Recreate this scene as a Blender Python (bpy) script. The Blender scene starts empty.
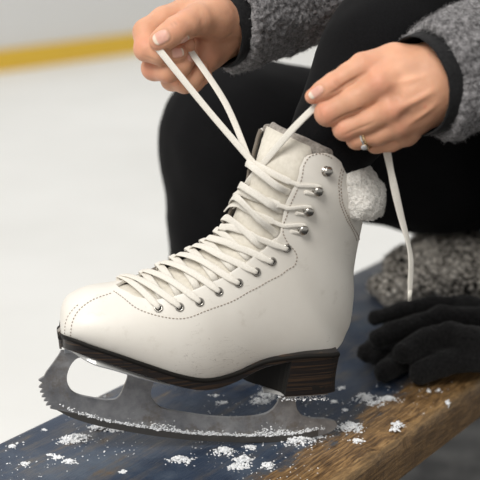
import bpy, bmesh, math, random
import numpy as np
from mathutils import Vector, Matrix
from mathutils.geometry import tessellate_polygon

random.seed(7); rng = np.random.default_rng(7)
C = bpy.context.scene.collection
R = math.radians

# ------------------------------------------------------------------ camera
PITCH = 15.4; FPX = 1333.3; CAMZ = 0.94
cd = bpy.data.cameras.new('camera'); cam = bpy.data.objects.new('camera', cd); C.objects.link(cam)
cd.lens = 100; cd.sensor_width = 36; cd.clip_start = .05; cd.clip_end = 200
cam.location = (0, 0, CAMZ); cam.rotation_euler = (R(90 - PITCH), 0, 0)
cd.dof.use_dof = True; cd.dof.focus_distance = 1.15; cd.dof.aperture_fstop = 6.2
bpy.context.scene.camera = cam
# ------------------------------------------------------------------ world and lights
w = bpy.data.worlds.new('hall_light'); bpy.context.scene.world = w; w.use_nodes = True
bg = w.node_tree.nodes['Background']; bg.inputs[0].default_value = (1.0, .985, .95, 1); bg.inputs[1].default_value = .52

def area(name, loc, target, size, power, col=(1, .97, .92)):
    l = bpy.data.lights.new(name, 'AREA'); l.shape = 'RECTANGLE'; l.size, l.size_y = size; l.energy = power; l.color = col
    o = bpy.data.objects.new(name, l); C.objects.link(o); o.location = loc
    o.rotation_euler = (Vector(target) - Vector(loc)).to_track_quat('-Z', 'Y').to_euler(); return o
area('ceiling_lamps', (-1.5, -1.3, 3.6), (0, 1.2, .5), (1.8, 1.8), 150)
area('ceiling_lamps_far', (-1.0, 6.0, 5.5), (-.6, 5.2, 0), (7, 7), 160, (1, .99, .97))
vs = bpy.context.scene.view_settings
vs.view_transform = 'Standard'; vs.look = 'None'; vs.exposure = 0.0; vs.gamma = 1; vs.use_curve_mapping = False

# ------------------------------------------------------------------ measuring helpers (a sight line met with a plane of the place)
CAM = np.array([0, 0, CAMZ]); cp, sp = math.cos(R(PITCH)), math.sin(R(PITCH))
FW = np.array([0, cp, -sp]); RT = np.array([1., 0, 0]); UP = np.array([0, sp, cp])
def ray(u, v): return FW + RT * (u - 240) / FPX + UP * (240 - v) / FPX
def at_y(u, v, y): d = ray(u, v); return CAM + d * (y / d[1])
def at_z(u, v, z): d = ray(u, v); return CAM + d * ((z - CAMZ) / d[2])
def project(P):
    q = np.asarray(P) - CAM; z = q @ FW
    return np.stack([240 + FPX * (q @ RT) / z, 240 - FPX * (q @ UP) / z], -1)

# ------------------------------------------------------------------ object helpers
def tag(o, label=None, cat=None, group=None, kind=None):
    if label: o['label'] = label
    if cat: o['category'] = cat
    if group: o['group'] = group
    if kind: o['kind'] = kind
    return o
def empty(name, loc=(0, 0, 0), label=None, cat=None):
    o = bpy.data.objects.new(name, None); C.objects.link(o); o.location = loc; o.empty_display_size = .05
    return tag(o, label, cat)
def mesh(name, verts, faces, mat, parent=None, smooth=True, mats=None, fm=None):
    me = bpy.data.meshes.new(name); me.from_pydata([tuple(map(float, v)) for v in verts], [], [tuple(map(int, f)) for f in faces])
    me.validate(); me.update()
    if smooth: me.polygons.foreach_set('use_smooth', [True] * len(me.polygons))
    for m in ([mat] if mats is None else mats): me.materials.append(m)
    if fm is not None: me.polygons.foreach_set('material_index', fm)
    o = bpy.data.objects.new(name, me); C.objects.link(o)
    if parent is not None:
        o.parent = parent
        bpy.context.view_layer.update()
        o.matrix_parent_inverse = parent.matrix_world.inverted()
    return o
def mod(o, t, **k):
    m = o.modifiers.new(t.lower(), t)
    for a, b in k.items(): setattr(m, a, b)
    return m
class MB:
    def __init__(s): s.v = []; s.f = []
    def add(s, v, f):
        b = len(s.v); s.v += [tuple(map(float, p)) for p in v]; s.f += [tuple(int(i) + b for i in q) for q in f]; return s
    def box(s, lo, hi, M=None):
        v = [Vector((x, y, z)) for x in (lo[0], hi[0]) for y in (lo[1], hi[1]) for z in (lo[2], hi[2])]
        if M is not None: v = [M @ p for p in v]
        return s.add(v, [(0, 1, 3, 2), (4, 6, 7, 5), (0, 4, 5, 1), (2, 3, 7, 6), (0, 2, 6, 4), (1, 5, 7, 3)])
    def build(s, name, mat, parent=None, smooth=True): return mesh(name, s.v, s.f, mat, parent, smooth)
def nrm(a): a = np.asarray(a, float); return a / (np.linalg.norm(a, axis=-1, keepdims=True) + 1e-12)
def spline(P, n):                       # Catmull-Rom through P, n samples
    P = np.asarray(P, float); m = len(P); Q = np.vstack([2 * P[0] - P[1], P, 2 * P[-1] - P[-2]])
    t = np.linspace(0, m - 1, n); i = np.minimum(t.astype(int), m - 2); f = (t - i)[:, None]
    a, b, c, d = Q[i], Q[i + 1], Q[i + 2], Q[i + 3]
    return .5 * (2 * b + (c - a) * f + (2 * a - 5 * b + 4 * c - d) * f ** 2 + (3 * b - a - 3 * c + d) * f ** 3)
def resample(P, step):
    P = np.asarray(P, float); L = np.concatenate([[0], np.cumsum(np.linalg.norm(np.diff(P, axis=0), axis=1))])
    s = np.linspace(0, L[-1], max(2, int(round(L[-1] / step)) + 1))
    return np.stack([np.interp(s, L, P[:, k]) for k in range(P.shape[1])], 1)
def sweep(P, N, wid, thk, nseg=10, cap=True):     # flat cord along P, its broad side facing N
    P = np.asarray(P, float); T = nrm(np.gradient(P, axis=0)); N = np.asarray(N, float)
    N = nrm(N - (N * T).sum(1, keepdims=True) * T); B = np.cross(T, N)
    wid = np.broadcast_to(wid, (len(P),)); thk = np.broadcast_to(thk, (len(P),))
    v = []; f = []
    for k in range(len(P)):
        for j in range(nseg):
            a = 2 * math.pi * j / nseg; ca, sa = math.cos(a), math.sin(a)
            x = math.copysign(abs(ca) ** .7, ca) * wid[k] / 2; y = math.copysign(abs(sa) ** .8, sa) * thk[k] / 2
            v.append(P[k] + B[k] * x + N[k] * y)
    for k in range(len(P) - 1):
        for j in range(nseg):
            j2 = (j + 1) % nseg; f.append((k * nseg + j, k * nseg + j2, (k + 1) * nseg + j2, (k + 1) * nseg + j))
    if cap:
        f.append(tuple(range(nseg))[::-1]); f.append(tuple((len(P) - 1) * nseg + j for j in range(nseg)))
    return v, f
def prism(loops, M3, w0, w1):            # loops of 2D points, M3(l,h,w)->world; solid between w0 and w1
    tri = tessellate_polygon([[Vector((p[0], p[1], 0)) for p in lp] for lp in loops])
    pts = [p for lp in loops for p in lp]; n = len(pts)
    v = [M3(p[0], p[1], w0) for p in pts] + [M3(p[0], p[1], w1) for p in pts]
    f = [tuple(t) for t in tri] + [tuple(i + n for i in t[::-1]) for t in tri]; b = 0
    for lp in loops:
        m = len(lp)
        for i in range(m): j = (i + 1) % m; f.append((b + i, b + j, b + j + n, b + i + n))
        b += m
    return v, f
def fix_normals(o):
    bm = bmesh.new(); bm.from_mesh(o.data); bmesh.ops.recalc_face_normals(bm, faces=bm.faces); bm.to_mesh(o.data); bm.free(); return o

# ------------------------------------------------------------------ implicit shapes turned into meshes
class Field:
    def __init__(s, lo, hi, h):
        s.h = h; s.lo = np.array(lo, float); s.n = np.ceil((np.array(hi) - s.lo) / h).astype(int) + 1
        s.ax = [s.lo[i] + h * np.arange(s.n[i]) for i in range(3)]; s.d = np.full(s.n, 1.0, np.float32)
    def window(s, lo, hi):
        return tuple(slice(max(0, int((lo[i] - s.lo[i]) / s.h)), max(0, min(s.n[i], int((hi[i] - s.lo[i]) / s.h) + 2))) for i in range(3))
    def pts(s, w): return np.stack(np.meshgrid(*[s.ax[i][w[i]] for i in range(3)], indexing='ij'), -1)
    def put(s, w, val, k):
        a = s.d[w]
        if k <= 0: s.d[w] = np.minimum(a, val)
        else:
            hh = np.maximum(k - np.abs(a - val), 0) / k; s.d[w] = np.minimum(a, val) - hh * hh * k * .25
    def cone(s, a, b, ra, rb, k=.004):
        a = np.array(a, float); b = np.array(b, float); m = max(ra, rb) + max(k, .004) + 3 * s.h
        w = s.window(np.minimum(a, b) - m, np.maximum(a, b) + m)
        if any(x.stop <= x.start for x in w): return
        p = s.pts(w) - a; ba = b - a; t = np.clip((p @ ba) / (ba @ ba + 1e-12), 0, 1)
        s.put(w, (np.linalg.norm(p - t[..., None] * ba, axis=-1) - (ra + (rb - ra) * t)).astype(np.float32), k)
    def chain(s, P, rad, k=.004, kin=.003):
        sub = Field.__new__(Field); sub.h = s.h; sub.lo = s.lo; sub.n = s.n; sub.ax = s.ax; sub.d = np.full(s.n, 1.0, np.float32)
        for i in range(len(P) - 1): sub.cone(P[i], P[i + 1], rad[i], rad[i + 1], kin)
        s.put((slice(None),) * 3, sub.d, k)
    def ellipsoid(s, c, rad, Mx=None, k=.004):
        c = np.array(c, float); rad = np.array(rad, float); m = rad.max() + max(k, .004) + 3 * s.h
        w = s.window(c - m, c + m)
        if any(x.stop <= x.start for x in w): return
        p = s.pts(w) - c
        if Mx is not None: p = p @ np.array(Mx)
        k0 = np.linalg.norm(p / rad, axis=-1); k1 = np.linalg.norm(p / rad ** 2, axis=-1)
        s.put(w, (k0 * (k0 - 1) / (k1 + 1e-9)).astype(np.float32), k)
    def poly(s):
        f = s.d; ins = f < 0; nx, ny, nz = f.shape
        cnt = sum(ins[i:nx - 1 + i, j:ny - 1 + j, k:nz - 1 + k].astype(np.int8) for i in (0, 1) for j in (0, 1) for k in (0, 1))
        act = (cnt > 0) & (cnt < 8); idx = np.argwhere(act); ids = np.full(act.shape, -1); ids[act] = np.arange(len(idx))
        acc = np.zeros((len(idx), 3)); num = np.zeros(len(idx))
        for a in range(3):
            o1, o2 = [x for x in range(3) if x != a]
            for p in (0, 1):
                for q in (0, 1):
                    c0 = idx.copy(); c0[:, o1] += p; c0[:, o2] += q; c1 = c0.copy(); c1[:, a] += 1
                    f0 = f[tuple(c0.T)]; f1 = f[tuple(c1.T)]; m = (f0 < 0) != (f1 < 0)
                    t = np.where(m, f0 / np.where(f0 - f1 == 0, 1, f0 - f1), 0); pt = c0.astype(float); pt[:, a] += t
                    acc[m] += pt[m]; num[m] += 1
        V = s.lo + s.h * acc / num[:, None]; F = []
        for a in range(3):
            o1, o2 = [(1, 2), (2, 0), (0, 1)][a]
            sl0 = [slice(None)] * 3; sl1 = [slice(None)] * 3; sl0[a] = slice(0, -1); sl1[a] = slice(1, None)
            i0 = ins[tuple(sl0)]; i1 = ins[tuple(sl1)]
            for sgn in (0, 1):
                e = np.argwhere((i0 & ~i1) if sgn == 0 else (~i0 & i1))
                e = e[(e[:, o1] > 0) & (e[:, o2] > 0) & (e[:, o1] < f.shape[o1] - 1) & (e[:, o2] < f.shape[o2] - 1)]
                qs = []
                for (p, q) in ((-1, -1), (0, -1), (0, 0), (-1, 0)):
                    c = e.copy(); c[:, o1] += p; c[:, o2] += q; qs.append(ids[tuple(c.T)])
                Q = np.stack(qs, 1)
                F.append(Q if sgn == 0 else Q[:, ::-1])
        F = np.vstack(F); return V, F[(F >= 0).all(1)]
def smooth_mesh(V, F, it=2, lam=.5):
    E = np.vstack([F[:, [0, 1]], F[:, [1, 2]], F[:, [2, 3]], F[:, [3, 0]]]); E = np.vstack([E, E[:, ::-1]])
    deg = np.bincount(E[:, 0], minlength=len(V))[:, None]
    for _ in range(it):
        S = np.stack([np.bincount(E[:, 0], V[E[:, 1], k], len(V)) for k in range(3)], 1); V = V + lam * (S / np.maximum(deg, 1) - V)
    return V
def vnormals(V, F):
    n = np.cross(V[F[:, 2]] - V[F[:, 0]], V[F[:, 3]] - V[F[:, 1]]); N = np.zeros_like(V)
    for k in range(4): np.add.at(N, F[:, k], n)
    return nrm(N)
def vnoise(P, scale, seed=0):            # smooth value noise, -1..1
    r = np.random.default_rng(seed); T = r.uniform(-1, 1, (32, 32, 32)); q = np.asarray(P) / scale + 100.3
    i = np.floor(q).astype(int); f = q - i; f = f * f * (3 - 2 * f); out = 0
    for a in (0, 1):
        for b in (0, 1):
            for c in (0, 1):
                wt = (f[:, 0] if a else 1 - f[:, 0]) * (f[:, 1] if b else 1 - f[:, 1]) * (f[:, 2] if c else 1 - f[:, 2])
                out = out + wt * T[(i[:, 0] + a) % 32, (i[:, 1] + b) % 32, (i[:, 2] + c) % 32]
    return out

# ------------------------------------------------------------------ materials
class NT:
    def __init__(s, name):
        s.m = bpy.data.materials.new(name); s.m.use_nodes = True; s.t = s.m.node_tree; s.b = s.t.nodes['Principled BSDF']
        s.co = s.t.nodes.new('ShaderNodeTexCoord')
    def n(s, ty, ins=None, **k):
        x = s.t.nodes.new('ShaderNode' + ty)
        for a, b in k.items(): setattr(x, a, b)
        for a, b in (ins or {}).items():
            if hasattr(b, 'is_linked') or isinstance(b, bpy.types.NodeSocket): s.t.links.new(b, x.inputs[a])
            else: x.inputs[a].default_value = b
        return x
    def noise(s, scale, detail=3, rough=.5, vec=None, dist=0):
        return s.n('TexNoise', {'Vector': vec or s.co.outputs['Object'], 'Scale': scale, 'Detail': detail, 'Roughness': rough, 'Distortion': dist}).outputs['Fac']
    def ramp(s, fac, stops):
        r = s.n('ValToRGB', {'Fac': fac}); e = r.color_ramp.elements
        while len(e) < len(stops): e.new(.5)
        for q, (p, c) in zip(e, stops): q.position = p; q.color = (*c, 1) if len(c) == 3 else c
        return r.outputs['Color']
    def mix(s, f, a, b):
        x = s.t.nodes.new('ShaderNodeMix'); x.data_type = 'RGBA'
        for i, val in ((0, f), (6, a), (7, b)):
            if isinstance(val, bpy.types.NodeSocket): s.t.links.new(val, x.inputs[i])
            else: x.inputs[i].default_value = val if i == 0 else (*val, 1)
        return x.outputs[2]
    def math(s, op, a, b=None, c=None):
        ins = {0: a}
        if b is not None: ins[1] = b
        if c is not None: ins[2] = c
        return s.n('Math', ins, operation=op).outputs[0]
    def set(s, **k):
        for a, b in k.items():
            i = s.b.inputs[a.replace('_', ' ')]
            if isinstance(b, bpy.types.NodeSocket): s.t.links.new(b, i)
            else: i.default_value = (*b, 1) if isinstance(b, tuple) and len(b) == 3 and i.type == 'RGBA' else b
        return s
    def bump(s, h, strength=.3, dist=.001):
        s.t.links.new(s.n('Bump', {'Height': h, 'Strength': strength, 'Distance': dist}).outputs[0], s.b.inputs['Normal']); return s
BLK = (0, 0, 0); WHT = (1, 1, 1)
def m_leather():
    s = NT('white_leather'); big = s.noise(14, 4, .6)
    col = s.ramp(big, [(.3, (.75, .715, .655)), (.7, (.82, .79, .735))])
    # scratches: thin stretched noise lines
    mp = s.n('Mapping', {'Vector': s.co.outputs['Object'], 'Rotation': (0, .6, .2), 'Scale': (1, 1, 5)})
    sc = s.noise(38, 2, .5, mp.outputs[0], 1.2); ln = s.math('LESS_THAN', s.math('ABSOLUTE', s.math('SUBTRACT', sc, .5)), .0045)
    pat = s.math('GREATER_THAN', s.noise(16, 2, .5), .585); mk = s.math('MULTIPLY', s.math('MULTIPLY', ln, pat), .5)
    smg = s.math('MULTIPLY', s.ramp(s.noise(45, 5, .7), [(.60, BLK), (.74, WHT)]), .36)
    col = s.mix(mk, col, (.34, .30, .26)); col = s.mix(smg, col, (.52, .47, .40))
    s.set(Base_Color=col, Roughness=s.ramp(big, [(.3, (.34,) * 3), (.7, (.44,) * 3)]), Specular_IOR_Level=.45)
    return s.bump(s.math('ADD', s.noise(900, 2, .5), s.math('MULTIPLY', s.noise(30, 3), 3)), .10, .0006).m
def m_fabric(name, c1, c2, scale=300, rough=.9, bs=.4, sheen=.2, bd=.001):
    s = NT(name); n = s.noise(scale, 3, .6); s.set(Base_Color=s.ramp(n, [(.35, c1), (.65, c2)]), Roughness=rough, Sheen_Weight=sheen, Specular_IOR_Level=.25)
    return s.bump(n, bs, bd).m
def m_plain(name, c, rough=.5, metal=0, **k): return NT(name).set(Base_Color=c, Roughness=rough, Metallic=metal, **k).m
def m_steel():
    s = NT('brushed_steel'); n = s.noise(35, 5, .65); d = s.ramp(s.noise(26, 6, .75), [(.52, BLK), (.64, WHT)])
    mp = s.n('Mapping', {'Vector': s.co.outputs['Object'], 'Scale': (1, 1, 14)})
    col = s.mix(s.math('MULTIPLY', d, .75), s.ramp(n, [(.3, (.20, .205, .22)), (.7, (.50, .50, .51))]), (.24, .20, .16))
    s.set(Base_Color=col, Metallic=.8, Roughness=s.ramp(n, [(.3, (.42,) * 3), (.7, (.55,) * 3)]))
    return s.bump(s.noise(250, 3, .5, mp.outputs[0]), .12, .0004).m
def m_stack():
    s = NT('stacked_sole_leather')
    mp = s.n('Mapping', {'Vector': s.co.outputs['Object'], 'Scale': (2, 2, 140)})
    n = s.noise(5, 4, .55, mp.outputs[0]); ed = s.math('GREATER_THAN', s.noise(60, 2), .40)
    col = s.ramp(n, [(.42, (.006, .005, .0065)), (.53, (.014, .009, .007)), (.60, (.058, .032, .017)), (.65, (.014, .010, .008))])
    s.set(Base_Color=s.mix(s.math('MULTIPLY', ed, .85), (.008, .0065, .006), col), Roughness=.45); return s.bump(n, .3, .0006).m
def m_terry():
    s = NT('white_terry'); n = s.noise(420, 3, .7); s.set(Base_Color=s.ramp(n, [(.3, (.66, .63, .58)), (.6, (.84, .82, .78))]), Roughness=.95, Sheen_Weight=.3)
    return s.bump(n, .9, .0025).m
def m_fleece(name, dark, lightc, scale, lo=.40, hi=.62, bd=.003):
    s = NT(name); a = s.noise(scale, 4, .62); b = s.noise(scale * 3.2, 3, .6); f = s.math('ADD', s.math('MULTIPLY', a, .6), s.math('MULTIPLY', b, .4))
    s.set(Base_Color=s.ramp(f, [(lo, dark), (hi, lightc)]), Roughness=1., Specular_IOR_Level=.1, Sheen_Weight=.25); return s.bump(f, .9, bd).m
def m_pile():
    s = NT('black_and_white_pile'); wv = s.n('TexNoise', {'Vector': s.co.outputs['Object'], 'Scale': 60.0, 'Detail': 3.0}).outputs['Color']
    vec = s.n('VectorMath', {0: s.co.outputs['Object'], 1: s.n('VectorMath', {0: wv, 'Scale': .014}, operation='SCALE').outputs[0]}, operation='ADD').outputs[0]
    vo = s.n('TexVoronoi', {'Vector': vec, 'Scale': 135.0}, feature='DISTANCE_TO_EDGE').outputs['Distance']; n = s.noise(300, 3, .6); patch = s.noise(22, 2)
    f = s.math('ADD', s.math('ADD', vo, s.math('MULTIPLY', s.math('SUBTRACT', n, .5), .16)), s.math('MULTIPLY', s.math('SUBTRACT', patch, .5), .35))
    s.set(Base_Color=s.ramp(f, [(.055, (.014, .013, .012)), (.14, (.66, .61, .55)), (.4, (.86, .82, .76))]), Roughness=1., Specular_IOR_Level=.1); return s.bump(f, .9, .006).m
def m_skin():
    s = NT('skin'); at = s.n('Attribute', attribute_name='tone').outputs['Color']; gl = s.n('Attribute', attribute_name='gloss').outputs['Fac']
    n = s.noise(55, 4, .6); m = s.mix(s.math('MULTIPLY', s.ramp(n, [(.4, BLK), (.75, WHT)]), .22), at, (.56, .25, .16))
    s.set(Base_Color=m, Roughness=s.math('SUBTRACT', .5, s.math('MULTIPLY', gl, .22)), Subsurface_Weight=.18, Subsurface_Radius=(.010, .004, .002), Subsurface_Scale=.35, Specular_IOR_Level=.42)
    vo = s.n('TexVoronoi', {'Vector': s.co.outputs['Object'], 'Scale': 850.0}, feature='DISTANCE_TO_EDGE').outputs['Distance']
    return s.bump(s.math('ADD', s.math('MULTIPLY', vo, .6), s.noise(160, 4, .6)), .42, .0009).m
def m_bench():
    s = NT('worn_blue_painted_wood'); ob = s.co.outputs['Object']; sx = s.n('SeparateXYZ', {'Vector': ob})
    mp = s.n('Mapping', {'Vector': ob, 'Scale': (2.2, 22, 22)}); mg = s.n('Mapping', {'Vector': ob, 'Scale': (6, 70, 70)})
    grain = s.noise(6, 6, .65, mg.outputs[0], .4); streak = s.noise(2.6, 6, .68, mp.outputs[0], .3); med = s.noise(26, 6, .7)
    wood = s.ramp(grain, [(.30, (.035, .020, .009)), (.45, (.15, .083, .034)), (.58, (.34, .20, .08)), (.74, (.48, .31, .15))])
    wood = s.mix(s.math('MULTIPLY', s.ramp(med, [(.5, BLK), (.68, WHT)]), .6), wood, (.07, .04, .02))
    lt = s.noise(9, 5, .7)
    blue = s.ramp(lt, [(.30, (.005, .012, .028)), (.50, (.018, .036, .074)), (.66, (.075, .100, .140))])
    # worn tan streaks where the paint has thinned, more of them towards the toe end (-x of the plank)
    near = s.n('MapRange', {'Value': sx.outputs['Y'], 'From Min': .0, 'From Max': .072, 'To Min': .38, 'To Max': 0.}).outputs[0]
    left = s.n('MapRange', {'Value': sx.outputs['X'], 'From Min': -.75, 'From Max': -.30, 'To Min': .135, 'To Max': 0.}).outputs[0]
    e = s.math('ADD', s.math('ADD', s.math('MULTIPLY', streak, .6), s.math('MULTIPLY', med, .4)), s.math('ADD', near, left))
    mask = s.ramp(e, [(.585, BLK), (.635, WHT)])
    thin = s.ramp(e, [(.50, BLK), (.60, WHT)])
    blue2 = s.mix(s.math('MULTIPLY', thin, .55), blue, (.13, .11, .085))
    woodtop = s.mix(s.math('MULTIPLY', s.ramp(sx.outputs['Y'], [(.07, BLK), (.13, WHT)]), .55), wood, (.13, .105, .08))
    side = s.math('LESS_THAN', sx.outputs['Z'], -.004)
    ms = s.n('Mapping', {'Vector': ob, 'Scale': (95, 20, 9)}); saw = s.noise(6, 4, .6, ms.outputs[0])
    wside_shaded = s.mix(s.math('MULTIPLY', s.ramp(saw, [(.42, BLK), (.66, WHT)]), .55), s.mix(.35, wood, (.15, .095, .048)), (.055, .036, .020))  # saw marks, plus the front face's shade painted in as darker brown
    rag = s.math('ADD', s.math('ABSOLUTE', sx.outputs['Y']), s.math('ABSOLUTE', sx.outputs['Z'])); rub_lit = s.math('LESS_THAN', s.math('ADD', rag, s.math('MULTIPLY', med, .012)), .0165)  # pale arris band: worn wood, with the edge's brighter light painted in
    col = s.mix(s.math('MAXIMUM', mask, side), blue2, s.mix(side, woodtop, wside_shaded)); col = s.mix(s.math('MULTIPLY', s.math('MULTIPLY', rub_lit, grain), .6), col, (.46, .30, .14))
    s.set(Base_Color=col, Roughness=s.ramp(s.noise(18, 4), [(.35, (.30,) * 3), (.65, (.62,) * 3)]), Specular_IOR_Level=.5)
    return s.bump(s.math('ADD', s.math('MULTIPLY', grain, .8), s.math('SUBTRACT', s.math('MULTIPLY', med, .6), s.math('MULTIPLY', mask, .5))), .7, .0018).m
def m_ice():
    s = NT('ice'); n = s.noise(1.3, 6, .65); s.set(Base_Color=s.ramp(n, [(.3, (.80, .80, .78)), (.7, (.88, .88, .865))]), Roughness=.55, Specular_IOR_Level=.3); return s.bump(s.noise(9, 5), .2, .004).m
def m_rubber():
    s = NT('rubber_flooring'); n = s.noise(9, 5, .7); s.set(Base_Color=s.ramp(n, [(.44, (.012, .012, .013)), (.66, (.085, .085, .083))]), Roughness=.7); return s.bump(s.noise(60, 3), .3, .003).m
def m_snow():
    s = NT('snow'); n = s.noise(300, 3); s.set(Base_Color=s.ramp(n, [(.3, (.80, .82, .85)), (.7, (.93, .94, .95))]), Roughness=.6, Subsurface_Weight=.3, Subsurface_Radius=(.003, .003, .003)); return s.m
def m_trousers(name='black_stretch_fabric', c=(.0046, .0046, .0053)):
    s = NT(name); n = s.noise(700, 2); s.set(Base_Color=s.ramp(n, [(.3, tuple(x * .7 for x in c)), (.7, tuple(x * 1.4 for x in c))]), Roughness=.9, Sheen_Weight=.02, Specular_IOR_Level=.12)
    return s.bump(n, .2, .0006).m
M = dict(leather=m_leather(), lining=m_fabric('grey_felt', (.20, .18, .16), (.36, .33, .30), 400), tongue=m_fabric('tongue_suede', (.66, .62, .54), (.74, .70, .62), 260, .9, .10),
         lace=m_fabric('lace_cotton', (.68, .645, .58), (.82, .79, .73), 1500, .85, .5, .1, .0005), steel=m_steel(),
         chrome=m_plain('chrome', (.74, .74, .73), .30, .85), plate=m_plain('plated_metal', (.72, .72, .71), .32, .45), nickel=m_plain('nickel', (.46, .44, .41), .26, 1), hole=m_plain('dark_hole', (.01, .01, .01), .9),
         stack=m_stack(), edge=m_plain('dark_polished_edge', (.010, .009, .008), .6, 0, Specular_IOR_Level=.2), thread=m_plain('brown_thread', (.29, .23, .185), .8), terry=m_terry(),
         fleece=m_fleece('grey_fleece', (.055, .053, .056), (.36, .35, .36), 260), hat=m_pile(),
         cuff=m_fabric('black_rib', (.006, .006, .007), (.016, .016, .017), 500, .85, .3, .05), glove=m_fabric('black_fleece', (.003, .003, .0035), (.014, .0135, .014), 420, 1, .8, .08, .0015),
         skin=m_skin(), bench=m_bench(), ice=m_ice(), rubber=m_rubber(), snow=m_snow(), trousers=m_trousers(), aglet=m_plain('clear_aglet', (.72, .69, .62), .2),
         board=m_plain('rink_board', (.74, .74, .735), .5), yellow=m_plain('yellow_plastic', (.78, .50, .045), .5), gold=m_plain('gold', (.80, .58, .32), .2, 1),
         silver=m_plain('white_gold', (.78, .74, .70), .15, 1), gem=m_plain('diamond', (.9, .9, .92), .03, 0, Transmission_Weight=.6, IOR=2.2), hair=m_fabric('brown_hair', (.03, .018, .01), (.07, .04, .022), 300),
         frame=m_plain('dark_steel_frame', (.03, .03, .03), .5, .6))

# ------------------------------------------------------------------ the setting
BZ = .45                                                       # bench top
th = R(55.6); BD = np.array([math.cos(th), math.sin(th), 0]); BN = np.array([-BD[1], BD[0], 0])
Pn = at_z(424, 420, BZ); Pf = at_z(60, 412.3, BZ); BW = float((Pf - Pn) @ BN)   # near and far edges of the plank
mesh('floor', [(-14, -4, 0), (16, -4, 0), (16, 22, 0), (-14, 22, 0)], [(0, 1, 2, 3)], M['ice'], smooth=False)['kind'] = 'structure'
e0 = Pn + BN * (BW + .13); q = [e0 - BD * 3.0, e0 + BD * 4.5, e0 + BD * 4.5 - BN * 3.2, e0 - BD * 3.0 - BN * 3.2]
v = [(p[0], p[1], z) for z in (.0005, .012) for p in q]
o = mesh('floor.001', v, [(0, 1, 2, 3), (4, 7, 6, 5), (0, 4, 5, 1), (1, 5, 6, 2), (2, 6, 7, 3), (3, 7, 4, 0)], M['rubber'], smooth=False); fix_normals(o); o['kind'] = 'structure'
g0 = at_z(0, 71.5, 0); g1 = at_z(130, 53.5, 0); gd = nrm(g1 - g0); gn = np.array([-gd[1], gd[0], 0])
def board(name, z0, z1, t0, t1, mat):
    a = g0 - gd * 7; b = g0 + gd * 12; vv = [(*(p + gn * t)[:2], z) for z in (z0, z1) for (p, t) in ((a, t0), (b, t0), (b, t1), (a, t1))]
    o = mesh(name, vv, [(0, 3, 2, 1), (4, 5, 6, 7), (0, 1, 5, 4), (1, 2, 6, 5), (2, 3, 7, 6), (3, 0, 4, 7)], mat, smooth=False); fix_normals(o); o['kind'] = 'structure'
board('wall_back', 0, 1.15, 0, .08, M['board']); board('baseboard_back', 0, .105, -.018, -.001, M['yellow']); board('trim_1', 1.15, 1.19, -.01, .09, M['yellow'])

# ------------------------------------------------------------------ bench
bench = empty('bench', (Pn[0], Pn[1], BZ), 'long plank bench with worn blue paint and bare brown front edge, dusted with snow', 'bench')
bench.rotation_euler = (0, 0, th)
def bench_plank():
    L0, L1 = -.95, 1.25; nx, T = 260, .042; v = []; f = []
    prof = [(0.0, -T), (.0, -.018), (.0, -.006), (.0025, -.0015), (.007, 0), (.03, 0), (.08, 0), (.15, 0), (.22, 0), (BW - .008, 0), (BW - .002, -.0015), (BW, -.006), (BW, -T)]
    xs = np.linspace(L0, L1, nx); m = len(prof)
    for x in xs:
        for j, (y, z) in enumerate(prof):
            wob = .0022 * math.sin(x * 21) + .0018 * math.sin(x * 57 + 1) + .0012 * math.sin(x * 131 + 2)
            dy = wob if j in (2, 3, 4) else 0; dz = -abs(wob) * .9 if j in (3, 4) else 0
            v.append((x, y + (abs(dy) if j < 6 else 0), z + dz))
    for i in range(nx - 1):
        for j in range(m): j2 = (j + 1) % m; f.append((i * m + j, (i + 1) * m + j, (i + 1) * m + j2, i * m + j2))
    f.append(tuple(range(m))); f.append(tuple((nx - 1) * m + j for j in range(m))[::-1])
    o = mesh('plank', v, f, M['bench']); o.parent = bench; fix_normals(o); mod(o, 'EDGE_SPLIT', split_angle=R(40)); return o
bench_plank()
for x in (-.80, 1.10):
    mb = MB()
    for y in (.03, BW - .07): mb.box((x - .02, y, -.448), (x + .02, y + .04, -.0425))
    o = mb.box((x - .02, .03, -.38), (x + .02, BW - .03, -.34)).box((x - .03, .01, -.06), (x + .03, BW - .01, -.0425)).build('leg', M['frame'], smooth=False); o.parent = bench

# ------------------------------------------------------------------ the skate
PHI = R(10); SA = np.array([math.cos(PHI), math.sin(PHI), 0]); SN = np.array([math.sin(PHI), -math.cos(PHI), 0]); SU = np.array([0, 0, 1.])
S0 = at_z(255, 442, BZ + .0008)
def W3(l, h, w=0): return S0 + SA * l + SU * h + SN * w
def lh(u, v, w=0):
    d = ray(u, v); t = ((S0 + SN * w - CAM) @ SN) / (d @ SN); P = CAM + d * t - S0; return np.array([P @ SA, P @ SU])
skate = empty('ice_skate', W3(0, 0), 'white leather figure skate being laced, blade resting on the blue bench', 'ice skate')
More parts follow.
